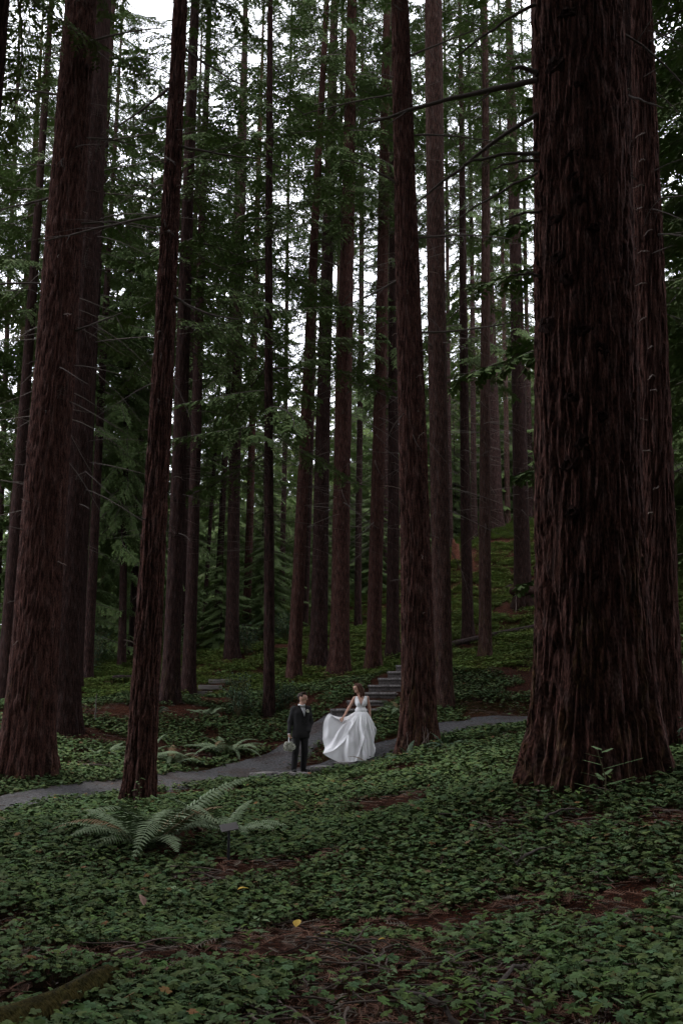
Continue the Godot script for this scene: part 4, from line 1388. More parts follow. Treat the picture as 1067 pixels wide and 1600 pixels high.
# a hand: wrist point, direction of the fingers, palm normal; curl 0..1
func hand_bones(w: Vector3, d: Vector3, n: Vector3, thumb_side: float, curl: float) -> Array:
	d = d.normalized()
	n = (n - d * n.dot(d)).normalized()
	var r := d.cross(n) * thumb_side
	var B: Array = []
	B.append(bone(w, w + d * 0.05 + r * 0.018, 0.024, 0.02))
	B.append(bone(w + d * 0.01 - r * 0.01, w + d * 0.075 - r * 0.026, 0.02, 0.016))
	B.append(bone(w + d * 0.03 + r * 0.02, w + d * 0.078 + r * 0.026, 0.018, 0.015))
	var ln := [0.07, 0.08, 0.074, 0.058]
	for k in 4:
		var off := r * (0.03 - 0.02 * k)
		var p := w + d * 0.075 + off
		var a1 := curl * 0.9
		var a2 := curl * 2.2
		var d1 := d * cos(a1) + n * sin(a1)
		var d2 := d * cos(a2) + n * sin(a2)
		var l: float = ln[k]
		B.append(bone(p, p + d1 * l * 0.5, 0.0098, 0.009))
		B.append(bone(p + d1 * l * 0.5, p + d1 * l * 0.5 + d2 * l * 0.5, 0.009, 0.0075))
	var tb := w + d * 0.022 + r * 0.026
	var td := (d * 0.75 + r * 0.6 + n * curl * 0.9).normalized()
	B.append(bone(tb, tb + td * 0.035, 0.0125, 0.0105))
	B.append(bone(tb + td * 0.035, tb + td * 0.035 + (td * 0.6 + d * 0.5 + n * curl * 0.5).normalized() * 0.028, 0.0105, 0.0085))
	return B

# a sheet of quads over rows of points, both sides drawn
func sheet(rows: Array) -> ArrayMesh:
	var st := begin()
	st.set_smooth_group(0)
	for i in rows.size() - 1:
		for j in rows[i].size() - 1:
			for p in [rows[i][j], rows[i][j + 1], rows[i + 1][j + 1], rows[i][j], rows[i + 1][j + 1], rows[i + 1][j]]:
				st.add_vertex(p)
	st.index()
	st.generate_normals()
	return st.commit()

func build_groom() -> void:
	var o := thing("person", "person in a dark suit holding white flowers, standing on the path", "person", Vector3(-0.965, gh(-0.965, -24.0) + 0.075, -24.0))
	o.rotation.y = 0.3
	var V := func(x, y, z = 0.0): return Vector3(x, y, z)
	var hc := Vector3(0.045, 1.70, 0.02)
	var fd := Vector3(0.86, -0.02, 0.5)
	var sh_l := Vector3(-0.175, 1.455, 0.0)
	var sh_r := Vector3(0.195, 1.46, -0.02)
	var el_l := Vector3(-0.245, 1.165, -0.03)
	var wr_l := Vector3(-0.285, 0.905, 0.05)
	var el_r := Vector3(0.275, 1.15, -0.06)
	var wr_r := Vector3(0.185, 0.955, 0.09)
	# skin: one continuous figure
	var st := begin()
	var B: Array = head_bones(hc, fd, 1.0)
	B.append(bone(Vector3(0.015, 1.47, -0.01), hc + Vector3(-0.015, -0.06, -0.02), 0.06, 0.055))
	B.append_array([bone(V.call(-0.1, 1.38), V.call(0.12, 1.38), 0.075, 0.075), bone(V.call(-0.05, 1.15), V.call(0.08, 1.15), 0.08, 0.08), bone(V.call(-0.06, 0.95), V.call(0.09, 0.95), 0.1, 0.1), bone(V.call(0.01, 1.38), V.call(0.01, 0.95), 0.08, 0.09)])
	B.append_array([bone(sh_l, el_l, 0.05, 0.04), bone(el_l, wr_l, 0.038, 0.028), bone(sh_r, el_r, 0.05, 0.04), bone(el_r, wr_r, 0.038, 0.028)])
	B.append_array([bone(V.call(-0.075, 0.92), V.call(-0.125, 0.47, 0.02), 0.08, 0.055), bone(V.call(-0.125, 0.47, 0.02), V.call(-0.15, 0.08, 0.0), 0.05, 0.035), bone(V.call(0.1, 0.92), V.call(0.105, 0.48, 0.0), 0.08, 0.055), bone(V.call(0.105, 0.48), V.call(0.09, 0.1, -0.06), 0.05, 0.035)])
	blob_mesh(B, 0.013, 0.04, null, st)
	blob_mesh(hand_bones(wr_l + Vector3(-0.003, -0.015, 0.004), Vector3(-0.03, -1, 0.12), Vector3(0.9, 0, 0.3), -1.0, 0.85), 0.005, 0.008, null, st)
	blob_mesh(head_bones(hc, fd, 1.004), 0.006, 0.022, null, st)
	part("body", st.commit(), M["skin"], o)
	face_parts(o, hc, fd, 1.0)
	# hair
	var f := fd.normalized()
	var r := f.cross(Vector3.UP)
	var hb: Array = [bone(hc - f * 0.035 + Vector3(0, 0.055, 0), hc + f * 0.02 + Vector3(0, 0.085, 0), 0.086, 0.062), bone(hc - f * 0.055 + Vector3(0, 0.04, 0), hc - f * 0.06 + Vector3(0, -0.05, 0), 0.075, 0.045)]
	for k in 9:
		var a := -1.1 + 0.28 * k
		var p := hc + Vector3(0, 0.118, 0) + f * 0.05 * cos(a) + r * 0.05 * sin(a)
		hb.append(bone(p - f * 0.02, p + f * 0.02 + Vector3(0, 0.014 + 0.01 * sin(k * 2.0), 0), 0.026, 0.014))
	for e: float in [-1.0, 1.0]: hb.append(bone(hc + r * e * 0.07 + Vector3(0, 0.06, 0), hc + r * e * 0.075 + Vector3(0, 0.0, 0) - f * 0.015, 0.03, 0.014))
	part("hair", blob_mesh(hb, 0.008, 0.02), M["hair_dark"], o)
	# trousers, shoes
	var tb := [bone(V.call(-0.05, 0.93), V.call(0.075, 0.93), 0.09, 0.09), bone(V.call(-0.075, 0.88), V.call(-0.12, 0.48, 0.02), 0.095, 0.078), bone(V.call(-0.12, 0.48, 0.02), V.call(-0.15, 0.1, 0.0), 0.08, 0.068), bone(V.call(0.1, 0.88), V.call(0.105, 0.48, 0.0), 0.095, 0.078), bone(V.call(0.105, 0.48, 0.0), V.call(0.09, 0.11, -0.06), 0.08, 0.068)]
	part("trousers", blob_mesh(tb, 0.014, 0.03), M["trousers"], o)
	part("shoe", blob_mesh([bone(V.call(-0.15, 0.05, -0.05), V.call(-0.165, 0.035, 0.17), 0.045, 0.036), bone(V.call(-0.15, 0.07, -0.04), V.call(-0.15, 0.09, 0.0), 0.042, 0.045)], 0.009, 0.02, func(p): return p.y > -0.005), M["shoe"], o)
	part("shoe", blob_mesh([bone(V.call(0.085, 0.05, -0.1), V.call(0.19, 0.035, 0.07), 0.045, 0.036), bone(V.call(0.088, 0.07, -0.09), V.call(0.092, 0.1, -0.06), 0.042, 0.045)], 0.009, 0.02, func(p): return p.y > -0.005), M["shoe"], o)
	# jacket: shoulders, waist, skirts, sleeves
	var jb := [bone(V.call(-0.125, 1.45), V.call(0.15, 1.455, -0.015), 0.066, 0.066), bone(V.call(-0.09, 1.35, 0.02), V.call(0.11, 1.35, 0.02), 0.106, 0.106), bone(V.call(-0.08, 1.24, 0.015), V.call(0.1, 1.24, 0.015), 0.1, 0.1), bone(V.call(-0.07, 1.14, 0.01), V.call(0.09, 1.14, 0.01), 0.096, 0.096), bone(V.call(-0.075, 1.04), V.call(0.095, 1.04), 0.102, 0.102), bone(V.call(-0.08, 0.94), V.call(0.105, 0.94), 0.108, 0.108), bone(V.call(-0.088, 0.84), V.call(0.118, 0.84), 0.11, 0.11),
		bone(V.call(0.01, 1.4), V.call(0.01, 0.9), 0.1, 0.11)]
	var arms := [bone(sh_l, el_l, 0.068, 0.055), bone(el_l, wr_l, 0.053, 0.042), bone(sh_r, el_r, 0.068, 0.055), bone(el_r, wr_r, 0.053, 0.045)]
	var jm := blob_mesh(jb + arms, 0.011, 0.055, func(p): return p.y > 0.775 and not (Vector2(p.x - 0.02, p.z).length() < 0.075 and p.y > 1.48))
	part("jacket", jm, M["suit"], o)
	# things lying on the jacket's front: found by dropping onto its bones from the front
	var all: Array = jb + arms
	var front := func(x: float, y: float) -> float:
		var z := 0.4
		while z > 0.0:
			var best := 1.0
			for b in all:
				var a := Vector3(b[0], b[1], b[2])
				var ab := Vector3(b[3], b[4], b[5]) - a
				var p := Vector3(x, y, z) - a
				var t := clampf(p.dot(ab) / maxf(ab.length_squared(), 1e-9), 0, 1)
				var d: float = (p - ab * t).length() - lerpf(b[6], b[7], t)
				var h := maxf(0.055 - absf(best - d), 0.0) / 0.055
				best = minf(best, d) - h * h * 0.055 * 0.25
			if best < 0.002: return z
			z -= maxf(best * 0.7, 0.002)
		return 0.1
	var panel := func(edge_l: Array, edge_r: Array, lift: float) -> ArrayMesh:
		var rows: Array = []
		for i in 9:
			var t := i / 8.0
			var row: Array = []
			var a := Vector2(lerpf(edge_l[0], edge_l[2], t), lerpf(edge_l[1], edge_l[3], t))
			var b := Vector2(lerpf(edge_r[0], edge_r[2], t), lerpf(edge_r[1], edge_r[3], t))
			for j in 7:
				var p := a.lerp(b, j / 6.0)
				row.append(Vector3(p.x, p.y, front.call(p.x, p.y) + lift))
			rows.append(row)
		return sheet(rows)
	part("shirt", panel.call([-0.045, 1.535, 0.055, 1.27], [0.095, 1.53, 0.06, 1.265], 0.005), M["shirt"], o)
	part("shirt_collar", blob_mesh([bone(V.call(-0.045, 1.55, -0.01), V.call(-0.03, 1.545, 0.055), 0.016, 0.014), bone(V.call(-0.03, 1.545, 0.055), V.call(0.035, 1.525, 0.085), 0.014, 0.012), bone(V.call(0.09, 1.55, -0.01), V.call(0.085, 1.545, 0.05), 0.016, 0.014), bone(V.call(0.085, 1.545, 0.05), V.call(0.045, 1.525, 0.085), 0.014, 0.012), bone(V.call(-0.045, 1.55, -0.01), V.call(0.09, 1.55, -0.01), 0.016, 0.016)], 0.006, 0.01), M["shirt"], o)
	part("tie", panel.call([0.022, 1.52, 0.035, 1.28], [0.062, 1.52, 0.085, 1.28], 0.011), M["tie"], o)
	part("tie_knot", blob_mesh([bone(V.call(0.03, 1.525, 0.1), V.call(0.052, 1.515, 0.105), 0.017, 0.015)], 0.006, 0.01), M["tie"], o)
	part("lapel", panel.call([-0.085, 1.515, 0.03, 1.25], [-0.04, 1.54, 0.062, 1.265], 0.012), M["trousers"], o)
	part("lapel", panel.call([0.095, 1.53, 0.058, 1.265], [0.14, 1.5, 0.10, 1.25], 0.012), M["trousers"], o)
	part("cuff", blob_mesh([bone(wr_l + Vector3(0, 0.008, 0), wr_l + Vector3(-0.001, -0.018, 0.004), 0.036, 0.035)], 0.008, 0.01), M["shirt"], o)
	for y in [1.2, 1.12]:
		for x in [0.02, 0.1]:
			part("button", blob_mesh([bone(V.call(x, y, front.call(x, y)), V.call(x, y, front.call(x, y) + 0.003), 0.009, 0.009)], 0.004, 0.004), M["shoe"], o)
	var bt := part("boutonniere", rose_mesh(3, 0.036), M["petal"], o, Transform3D(Basis(Vector3.RIGHT, 1.3), Vector3(0.135, 1.40, front.call(0.135, 1.4) + 0.01)))
	part("leaf", M["ovate"], M["leaf"], bt, Transform3D(Basis.from_scale(Vector3.ONE * 0.55), Vector3(0.01, 0, 0.02)))
	# the bouquet in the hand
	var q := thing("bouquet", "white rose bouquet with green leaves held in the suited person's hand", "bouquet", o.position + o.basis * Vector3(-0.305, 0.80, 0.11), 0.3)
	q.scale = Vector3.ONE * 0.86
	rng.seed = 77
	var hs2 := begin()
	tube(hs2, [Vector3(0.01, 0.05, -0.03), Vector3(0.0, -0.06, 0.0), Vector3(-0.01, -0.16, 0.02)], [0.011, 0.012, 0.018], 8)
	part("ribbon_handle", hs2.commit(), M["shirt"], q)
	for k in 15:
		var a := k * 2.4
		var rr := 0.12 * sqrt((k + 0.5) / 15.0)
		var dirv := Vector3(cos(a) * rr, -0.24 + sin(a) * rr * 0.75, 0.05 + 0.45 * (0.13 - rr))
		var outv := Vector3(cos(a) * rr * 7, sin(a) * rr * 5 - 0.45, 0.75).normalized()
		part("rose", rose_mesh(20 + k % 3, 0.05 + 0.014 * rf(0, 1)), M["petal"], q, Transform3D(Basis(Quaternion(Vector3.UP, outv)), dirv))
	for k in 22:
		var a := rf(0, TAU)
		var rr := rf(0.08, 0.15)
		part("leaf", M["ovate"], M["leaf"], q, Transform3D(Basis(Vector3.UP, -a) * Basis(Vector3.BACK, rf(-1.0, 0.4)) * Basis.from_scale(Vector3.ONE * rf(0.6, 1.0)), Vector3(cos(a) * rr * 0.7, -0.22 + rf(-0.08, 0.05), sin(a) * rr * 0.7 + 0.02)))

func rose_mesh(sd: int, R: float) -> ArrayMesh:
	var r := RandomNumberGenerator.new()
	r.seed = sd
	var st := begin()
	for ring in 3:
		var n: int = [4, 6, 8][ring]
		for k in n:
			var a := TAU * k / n + ring * 0.6 + r.randf_range(-0.1, 0.1)
			var f := Vector3(cos(a), 0, sin(a))
			var s := Vector3(-sin(a), 0, cos(a))
			var rr: float = R * [0.3, 0.62, 0.9][ring]
			var h: float = R * [1.0, 0.85, 0.55][ring]
			var w: float = R * [0.42, 0.55, 0.6][ring]
			var b0 := f * rr * 0.3
			var m0 := f * rr + Vector3(0, h * 0.6, 0)
			var t0 := f * rr * 1.15 + Vector3(0, h, 0)
			tri(st, b0, m0 + s * w, m0 - s * w)
			tri(st, m0 - s * w, m0 + s * w, t0 + s * w * 0.5)
			tri(st, m0 - s * w, t0 + s * w * 0.5, t0 - s * w * 0.5)
	return st.commit()

func build_bride() -> void:
	var base := Vector3(0.50, gh(0.42, -24.9) + 0.05, -25.0)
	var o := thing("person", "person in a long white gown swinging its train out to the left", "person", base)
	o.scale = Vector3.ONE * 0.97
	var V := func(x, y, z = 0.0): return Vector3(x, y, z)
	var hc := Vector3(-0.115, 1.745, 0.035)
	var fd := Vector3(-0.88, -0.12, 0.45)
	var sh_l := Vector3(-0.185, 1.505, 0.01)
	var sh_r := Vector3(0.14, 1.515, -0.01)
	var el_l := Vector3(-0.325, 1.26, 0.06)
	var wr_l := Vector3(-0.475, 1.02, 0.12)
	var el_r := Vector3(0.195, 1.25, -0.06)
	var wr_r := Vector3(0.215, 1.0, -0.06)
	var torso := [bone(V.call(-0.13, 1.49, 0.0), V.call(0.09, 1.495, 0.0), 0.05, 0.05), bone(V.call(-0.085, 1.40, 0.02), V.call(0.04, 1.40, 0.02), 0.088, 0.088), bone(V.call(-0.075, 1.355, 0.055), V.call(-0.073, 1.355, 0.056), 0.068, 0.068), bone(V.call(0.03, 1.355, 0.055), V.call(0.032, 1.355, 0.056), 0.068, 0.068), bone(V.call(-0.07, 1.2, 0.0), V.call(0.02, 1.2, 0.0), 0.085, 0.085), bone(V.call(-0.08, 1.0, 0.0), V.call(0.04, 1.0, 0.0), 0.11, 0.11), bone(V.call(-0.025, 1.42, 0.0), V.call(-0.02, 1.0, 0.0), 0.085, 0.1)]
	var st := begin()
	var B: Array = head_bones(hc, fd, 0.95)
	B.append(bone(V.call(-0.03, 1.5, 0.0), hc + Vector3(0.015, -0.06, -0.01), 0.047, 0.045))
	B.append_array(torso)
	B.append_array([bone(sh_l, el_l, 0.043, 0.033), bone(el_l, wr_l, 0.033, 0.022), bone(sh_r, el_r, 0.043, 0.033), bone(el_r, wr_r, 0.033, 0.022)])
	B.append_array([bone(V.call(-0.09, 0.95), V.call(-0.1, 0.52, 0.03), 0.085, 0.055), bone(V.call(-0.1, 0.52, 0.03), V.call(-0.1, 0.08, 0.0), 0.05, 0.034), bone(V.call(0.05, 0.95), V.call(0.07, 0.52, 0.02), 0.085, 0.055), bone(V.call(0.07, 0.52, 0.02), V.call(0.06, 0.08, -0.02), 0.05, 0.034), bone(V.call(-0.1, 0.06, 0.0), V.call(-0.11, 0.03, 0.13), 0.035, 0.025), bone(V.call(0.06, 0.06, -0.02), V.call(0.07, 0.03, 0.11), 0.035, 0.025)])
	blob_mesh(B, 0.012, 0.035, null, st)
	blob_mesh(head_bones(hc, fd, 0.954), 0.006, 0.022, null, st)
	blob_mesh(hand_bones(wr_l, Vector3(-0.6, -0.75, 0.2), Vector3(0.3, -0.4, -0.85), 1.0, 0.8), 0.005, 0.008, null, st)
	blob_mesh(hand_bones(wr_r, Vector3(0.05, -1, 0.1), Vector3(-0.9, 0, 0.2), 1.0, 0.3), 0.005, 0.008, null, st)
	part("body", st.commit(), M["skin"], o)
	face_parts(o, hc, fd, 0.95)
	# hair: swept back, falling in waves to the shoulder
	var f := fd.normalized()
	var r := f.cross(Vector3.UP)
	var hb: Array = [bone(hc - f * 0.03 + Vector3(0, 0.045, 0), hc + f * 0.015 + Vector3(0, 0.06, 0), 0.088, 0.072), bone(hc + f * 0.01 + Vector3(0, 0.085, 0), hc + f * 0.055 + Vector3(0, 0.088, 0), 0.05, 0.032), bone(hc - f * 0.06 + Vector3(0, 0.03, 0), hc - f * 0.1 + Vector3(0.02, -0.08, -0.01), 0.085, 0.078), bone(hc - f * 0.1 + Vector3(0.02, -0.08, -0.01), hc - f * 0.14 + Vector3(0.04, -0.22, -0.02), 0.075, 0.045)]
	for e: float in [-1.0, 1.0]: hb.append(bone(hc + r * e * 0.055 + f * 0.015 + Vector3(0, 0.06, 0), hc + r * e * 0.08 - f * 0.035 + Vector3(0, -0.07, 0), 0.036, 0.034))
	for k in 12:
		var a := k * 1.7
		var p := hc - f * (0.09 + 0.03 * sin(a)) + r * 0.06 * cos(a * 1.3) + Vector3(0.01, -0.02 - 0.014 * k, 0)
		hb.append(bone(p, p + Vector3(0.02 * sin(a) + 0.02, -0.06, 0.02 * cos(a)), 0.032, 0.018))
	part("hair", blob_mesh(hb, 0.008, 0.016), M["hair_auburn"], o)
	# bodice: the torso a little larger, cut to a deep V with wide straps
	var gb: Array = []
	for b in torso:
		var c: Array = b.duplicate()
		c[6] += 0.009; c[7] += 0.009
		gb.append(c)
	gb.append(bone(V.call(-0.13, 1.47, 0.0), V.call(-0.1, 1.44, 0.0), 0.062, 0.085))
	gb.append(bone(V.call(0.09, 1.475, 0.0), V.call(0.06, 1.44, 0.0), 0.062, 0.085))
	var bodice := blob_mesh(gb, 0.0055, 0.035, func(p):
		if p.y < 1.17: return false
		var ax := absf(p.x + 0.022)
		if p.y > 1.30 and p.z > -0.005:
			if ax < (p.y - 1.30) * 0.36: return false
			return ax < 0.155
		if p.z <= -0.005 and p.y > 1.36: return ax < 0.155 and ax > (p.y - 1.36) * 0.5
		return true)
	part("bodice", bodice, M["satin"], o)
	var belt := begin()
	for i in 40:
		pass
	var rows: Array = []
	for i in 4:
		var row: Array = []
		for k in 41:
			var a := TAU * k / 40
			var bulge: float = [0.0, 0.008, 0.008, 0.0][i]
			row.append(Vector3(-0.025 + cos(a) * (0.142 + bulge), [1.15, 1.165, 1.215, 1.23][i], sin(a) * (0.105 + bulge)))
		rows.append(row)
	part("waistband", sheet(rows), M["satin"], o)
	# skirt: from the waist ring to a hem whose left side is lifted by the hand; round from the right side over the front
	var hem := [[0.0, 0.31, 0.02, 0.02], [0.12, 0.30, 0.0, 0.16], [0.25, 0.20, -0.02, 0.30], [0.38, 0.05, -0.03, 0.40], [0.5, -0.12, -0.03, 0.42], [0.62, -0.38, -0.09, 0.46], [0.72, -0.62, -0.05, 0.42], [0.82, -0.88, 0.10, 0.36], [0.92, -1.02, 0.36, 0.28], [1.0, -1.04, 0.62, 0.2], [1.06, -0.96, 0.92, 0.14], [1.12, -0.84, 1.12, 0.08], [1.17, -0.64, 1.0, 0.10], [1.22, -0.52, 0.93, 0.12], [1.28, -0.56, 0.7, -0.02], [1.36, -0.58, 0.35, -0.2], [1.46, -0.45, 0.08, -0.36], [1.6, -0.15, 0.0, -0.42], [1.75, 0.12, 0.0, -0.34], [1.9, 0.27, 0.02, -0.16], [2.0, 0.31, 0.02, 0.02]]
	var cu := Curve3D.new()
	for k in hem.size():
		var a: Array = hem[maxi(k - 1, 0)]
		var b: Array = hem[mini(k + 1, hem.size() - 1)]
		var t := Vector3(b[1] - a[1], b[2] - a[2], b[3] - a[3]) / 6.0
		cu.add_point(Vector3(hem[k][1], hem[k][2], hem[k][3]), -t, t)
	var NU := 260
	var NV := 44
	rows = []
	for i in NV + 1:
		var v := float(i) / NV
		var row: Array = []
		for k in NU + 1:
			var u := 2.0 * k / NU
			var seg := 0
			while seg < hem.size() - 2 and hem[seg + 1][0] < u: seg += 1
			var lt: float = clampf((u - hem[seg][0]) / (hem[seg + 1][0] - hem[seg][0]), 0, 1)
			var H := cu.sample(seg, lt)
			var th := u * PI
			var Wp := Vector3(-0.025 + cos(th) * 0.14, 1.165, sin(th) * 0.104)
			var p := Wp.lerp(H, v)
			var reach := Vector2(H.x - Wp.x, H.z - Wp.z).length()
			var left := smoothstep(0.55, 0.9, u) * (1.0 - smoothstep(1.22, 1.4, u))
			# cloth rounds out from the waist, and hangs where it is carried sideways
			var out := Vector3(cos(th), 0, sin(th) * 0.9)
			p += out * 0.10 * sin(PI * pow(v, 0.7)) * (1.0 - left * 0.6)
			p.y -= left * reach * 0.42 * v * (1.0 - v) * 1.5
			# folds running down the cloth, swinging towards the train
			var fold := 1.1 * (1.0 - 2.0 * pow(absf(sin((u * 3.1 - v * 0.75 + 0.15) * PI)), 0.6)) + sin((u * 9.0 + v * 1.3) * PI) * 0.5 + sin((u * 5.3 - v * 1.9 + 0.4) * PI) * 0.6 + 0.35 * sin((u * 17.0 + v * 2.4) * PI)
			var pinch := 1.0 - 0.75 * exp(-pow((u - 1.22) / 0.05, 2.0) * 1.0) * v
			p += (out * 0.75 + Vector3(0, 0.15, 0.55)) * fold * 0.055 * smoothstep(0.0, 0.45, v) * pinch
			var pleat := sin(u * 26.0 * PI) * 0.007 * (1.0 - smoothstep(0.1, 0.6, v))
			p += out * pleat
			if u > 0.85 and u < 1.15: p += Vector3(0, 0, 0.07 * sin((u - 0.85) / 0.3 * PI)) * smoothstep(0.75, 1.0, v) * -1.0
			row.append(p)
		rows.append(row)
	part("skirt", sheet(rows), M["satin"], o)

# ---------------------------------------------------------------- the setting's smaller things
func log_mesh(a: Vector3, b: Vector3, r0: float, r1: float, sd: int) -> ArrayMesh:
	var nb := FastNoiseLite.new()
	nb.seed = sd; nb.frequency = 1.0
	var st := begin()
	st.set_smooth_group(0)
	var n := 24
	var sides := 20
	var d := (b - a).normalized()
	var u := (Vector3.UP - d * d.y).normalized()
	var w := d.cross(u)
	var g: Array = []
	for i in n + 1:
		var t := float(i) / n
		var row: Array = []
		for k in sides:
			var an := TAU * k / sides
			var r := lerpf(r0, r1, t) * (1 + 0.14 * nb.get_noise_3d(cos(an) * 3, t * 2.5, sin(an) * 3))
			row.append(a.lerp(b, t) + (u * cos(an) + w * sin(an)) * r + Vector3(0, 0.12 * r0 * sin(t * 7 + sd), 0))
		g.append(row)
	for i in n:
		for k in sides:
			var k2 := (k + 1) % sides
			for p in [g[i][k], g[i + 1][k2], g[i][k2], g[i][k], g[i + 1][k], g[i + 1][k2]]: st.add_vertex(p)
	for e in [0, n]:
		for k in sides:
			var k2 := (k + 1) % sides
			var c := a if e == 0 else b
			st.set_smooth_group(-1)
			if e == 0: 
				for p in [c, g[e][k], g[e][k2]]: st.add_vertex(p)
			else:
				for p in [c, g[e][k2], g[e][k]]: st.add_vertex(p)
	st.generate_normals()
	return st.commit()

func build_setting() -> void:
	var g := part("ground", ground_mesh(), M["litter"], self)
	tag(g, "forest floor of soil and fallen red needles", "ground", "", "structure")
	var lines := [
		["gravel_path", "grey gravel path curving in from the left to the stairs", [[-9.0, -9.0, 0.6], [-6.6, -13.2, 0.65], [-5.1, -16.6, 0.65], [-4.2, -18.4, 0.75], [-3.55, -20.4, 0.8], [-2.9, -22.5, 0.8], [-2.1, -24.3, 0.82], [-1.45, -25.8, 0.66], [-0.98, -26.7, 0.61], [-0.6, -27.4, 0.61], [-0.2, -28.1, 0.66], [0.25, -28.6, 0.61]]],
		["stepped_path", "lower gravel branch of the path passing behind the central redwood", [[-2.5, -23.6, 0.57], [-1.23, -24.2, 0.41], [-0.44, -24.7, 0.45], [0.3, -25.0, 0.49], [1.3, -25.4, 0.49], [2.55, -26.0, 0.95], [3.78, -26.6, 1.05], [5.3, -27.7, 1.05], [8.0, -29.0, 0.57]]],
	]
	for l in lines:
		var p := part(l[0], path_mesh(l[2]), M["gravel"], self)
		tag(p, l[1], "path", "", "structure")
	# stone slabs across the lower branch
	var k := 0
	for q in [[-1.78, -23.75, 0.34, "lowest pale stone slab crossing the path left of the suited person"], [-1.0, -24.0, 0.62, "stone slab under the suited person's shoes"], [-0.42, -24.55, 0.36, "pale stone slab between the couple"], [0.16, -24.75, 0.36, "stone slab half under the white gown's hem"]]:
		var s := part("stone_slab", slab_mesh(Vector3(q[2], 0.16, 0.85), 0.012, 10 + k), M["stone"], self, Transform3D(Basis(Vector3.UP, -0.42), on_ground(q[0], q[1], 0.005)))
		tag(s, q[3], "stone slab", "slabs of the lower path")
		stamp(q[0], q[1], 0.4, 1)
		k += 1
	# stairs behind the bride: each stair is a riser timber and a tread
	var stairs := thing("stairway", "stone stairs climbing the slope behind the person in white", "stairs", on_ground(0.5, -28.6))
	var s0 := Vector3(0.45, gh(0.12, -28.5) + 0.02, -28.75)
	var s1 := Vector3(2.45, gh(2.0, -34.0) + 0.12, -34.2)
	var n := 7
	for i in n:
		var t := float(i) / (n - 1)
		var p := s0.lerp(s1, t)
		p.y = lerpf(s0.y, s1.y, t) + 0.03
		var wide := 1.15 if i > 0 else 1.4
		part("tread", slab_mesh(Vector3(wide, 0.07, 1.25), 0.01, 30 + i), M["stone"], stairs, Transform3D(Basis(Vector3.UP, -0.12), p - stairs.position))
		part("riser", slab_mesh(Vector3(wide - 0.04, 0.2, 0.12), 0.012, 50 + i), M["worn_timber"], stairs, Transform3D(Basis(Vector3.UP, -0.12), p - stairs.position + Vector3(-0.06, -0.11, 0.5)))
		stamp(p.x, p.z, 0.8, 1)
	var up := thing("wooden_steps", "three weathered wooden steps on the bank at left", "steps", on_ground(-4.6, -35.0))
	for i in 3:
		var q: Array = [[-4.78, -34.3], [-4.6, -35.5], [-4.42, -36.8]][i]
		var p := on_ground(q[0], q[1], 0.06)
		part("step", slab_mesh(Vector3(0.82, 0.16, 0.34), 0.02, 70 + i), M["grey_plank"], up, Transform3D(Basis(Vector3.UP, 0.12), p - up.position))
		stamp(q[0], q[1], 0.55, 1)
	# logs, stump, stakes, label
	var items := [
		["fallen_log", "fallen grey log lying across the slope behind the pale narrow trunk", Vector3(3.7, 0, -41.0), Vector3(9.2, 0, -42.2), 0.12, 0.09, "log_grey"],
		["fallen_log", "thin fallen pole beside the longer log on the slope", Vector3(4.6, 0, -40.2), Vector3(8.6, 0, -40.6), 0.05, 0.035, "log_grey"],
		["fallen_log", "short log lying on the bank left of the slim reddish trunk", Vector3(-8.7, 0, -38.4), Vector3(-7.6, 0, -38.8), 0.13, 0.12, "log_grey"],
		["fallen_log", "mossy log end poking in at the bottom left corner", Vector3(-1.25, 0, -3.6), Vector3(-1.06, 0, -5.0), 0.075, 0.06, "moss_log"],
		["fallen_log", "fallen branch on the upper slope between the pale trunks", Vector3(6.5, 0, -50.0), Vector3(9.0, 0, -52.5), 0.07, 0.04, "log_grey"],
	]
	k = 0
	for q in items:
		var a := on_ground(q[2].x, q[2].z, q[4] * 0.8)
		var b := on_ground(q[3].x, q[3].z, q[5] * 0.8)
		var m := part(q[0], log_mesh(Vector3.ZERO, b - a, q[4], q[5], 80 + k), M[q[6]], self, Transform3D(Basis(), a))
		tag(m, q[1], "log", "fallen wood")
		k += 1
	var sp := on_ground(6.77, -58.7)
	var stump := thing("tree_stump", "reddish broken stump high on the slope", "stump", sp)
	part("wood", log_mesh(Vector3(0, -0.3, 0), Vector3(0.05, 1.0, 0), 0.3, 0.2, 90), M["cut_wood"], stump)
	part("splinter", log_mesh(Vector3(-0.05, 0.9, 0), Vector3(-0.08, 1.35, 0), 0.14, 0.03, 91), M["cut_wood"], stump)
	k = 0
	for q in [[-6.68, -27.55, 0.75, "thin wooden stake on the bare patch at left"], [7.95, -45.4, 0.9, "pale stake leaning at the foot of the burled trunk"]]:
		var s := part("stake", bare_branch(Vector3(0, -0.1, 0), Vector3(0.03, q[2], 0), 0.026, 0.0, 95 + k, 0), M["pale_stub"] if k == 1 else M["branch"], self, Transform3D(Basis(), on_ground(q[0], q[1])))
		tag(s, q[3], "stake", "stakes")
		k += 1
	var sg := thing("plant_label", "small grey plant label on a short post by the fern", "sign", on_ground(-0.95, -8.8), 0.15)
	part("post", slab_mesh(Vector3(0.022, 0.36, 0.012), 0.0, 1), M["label_post"], sg, Transform3D(Basis(), Vector3(0, 0.12, 0)))
	part("plate", slab_mesh(Vector3(0.15, 0.09, 0.008), 0.0, 2), M["label_plate"], sg, Transform3D(Basis(Vector3.RIGHT, -0.95) * Basis(Vector3.BACK, 0.25), Vector3(0, 0.31, 0.01)))
	k = 0
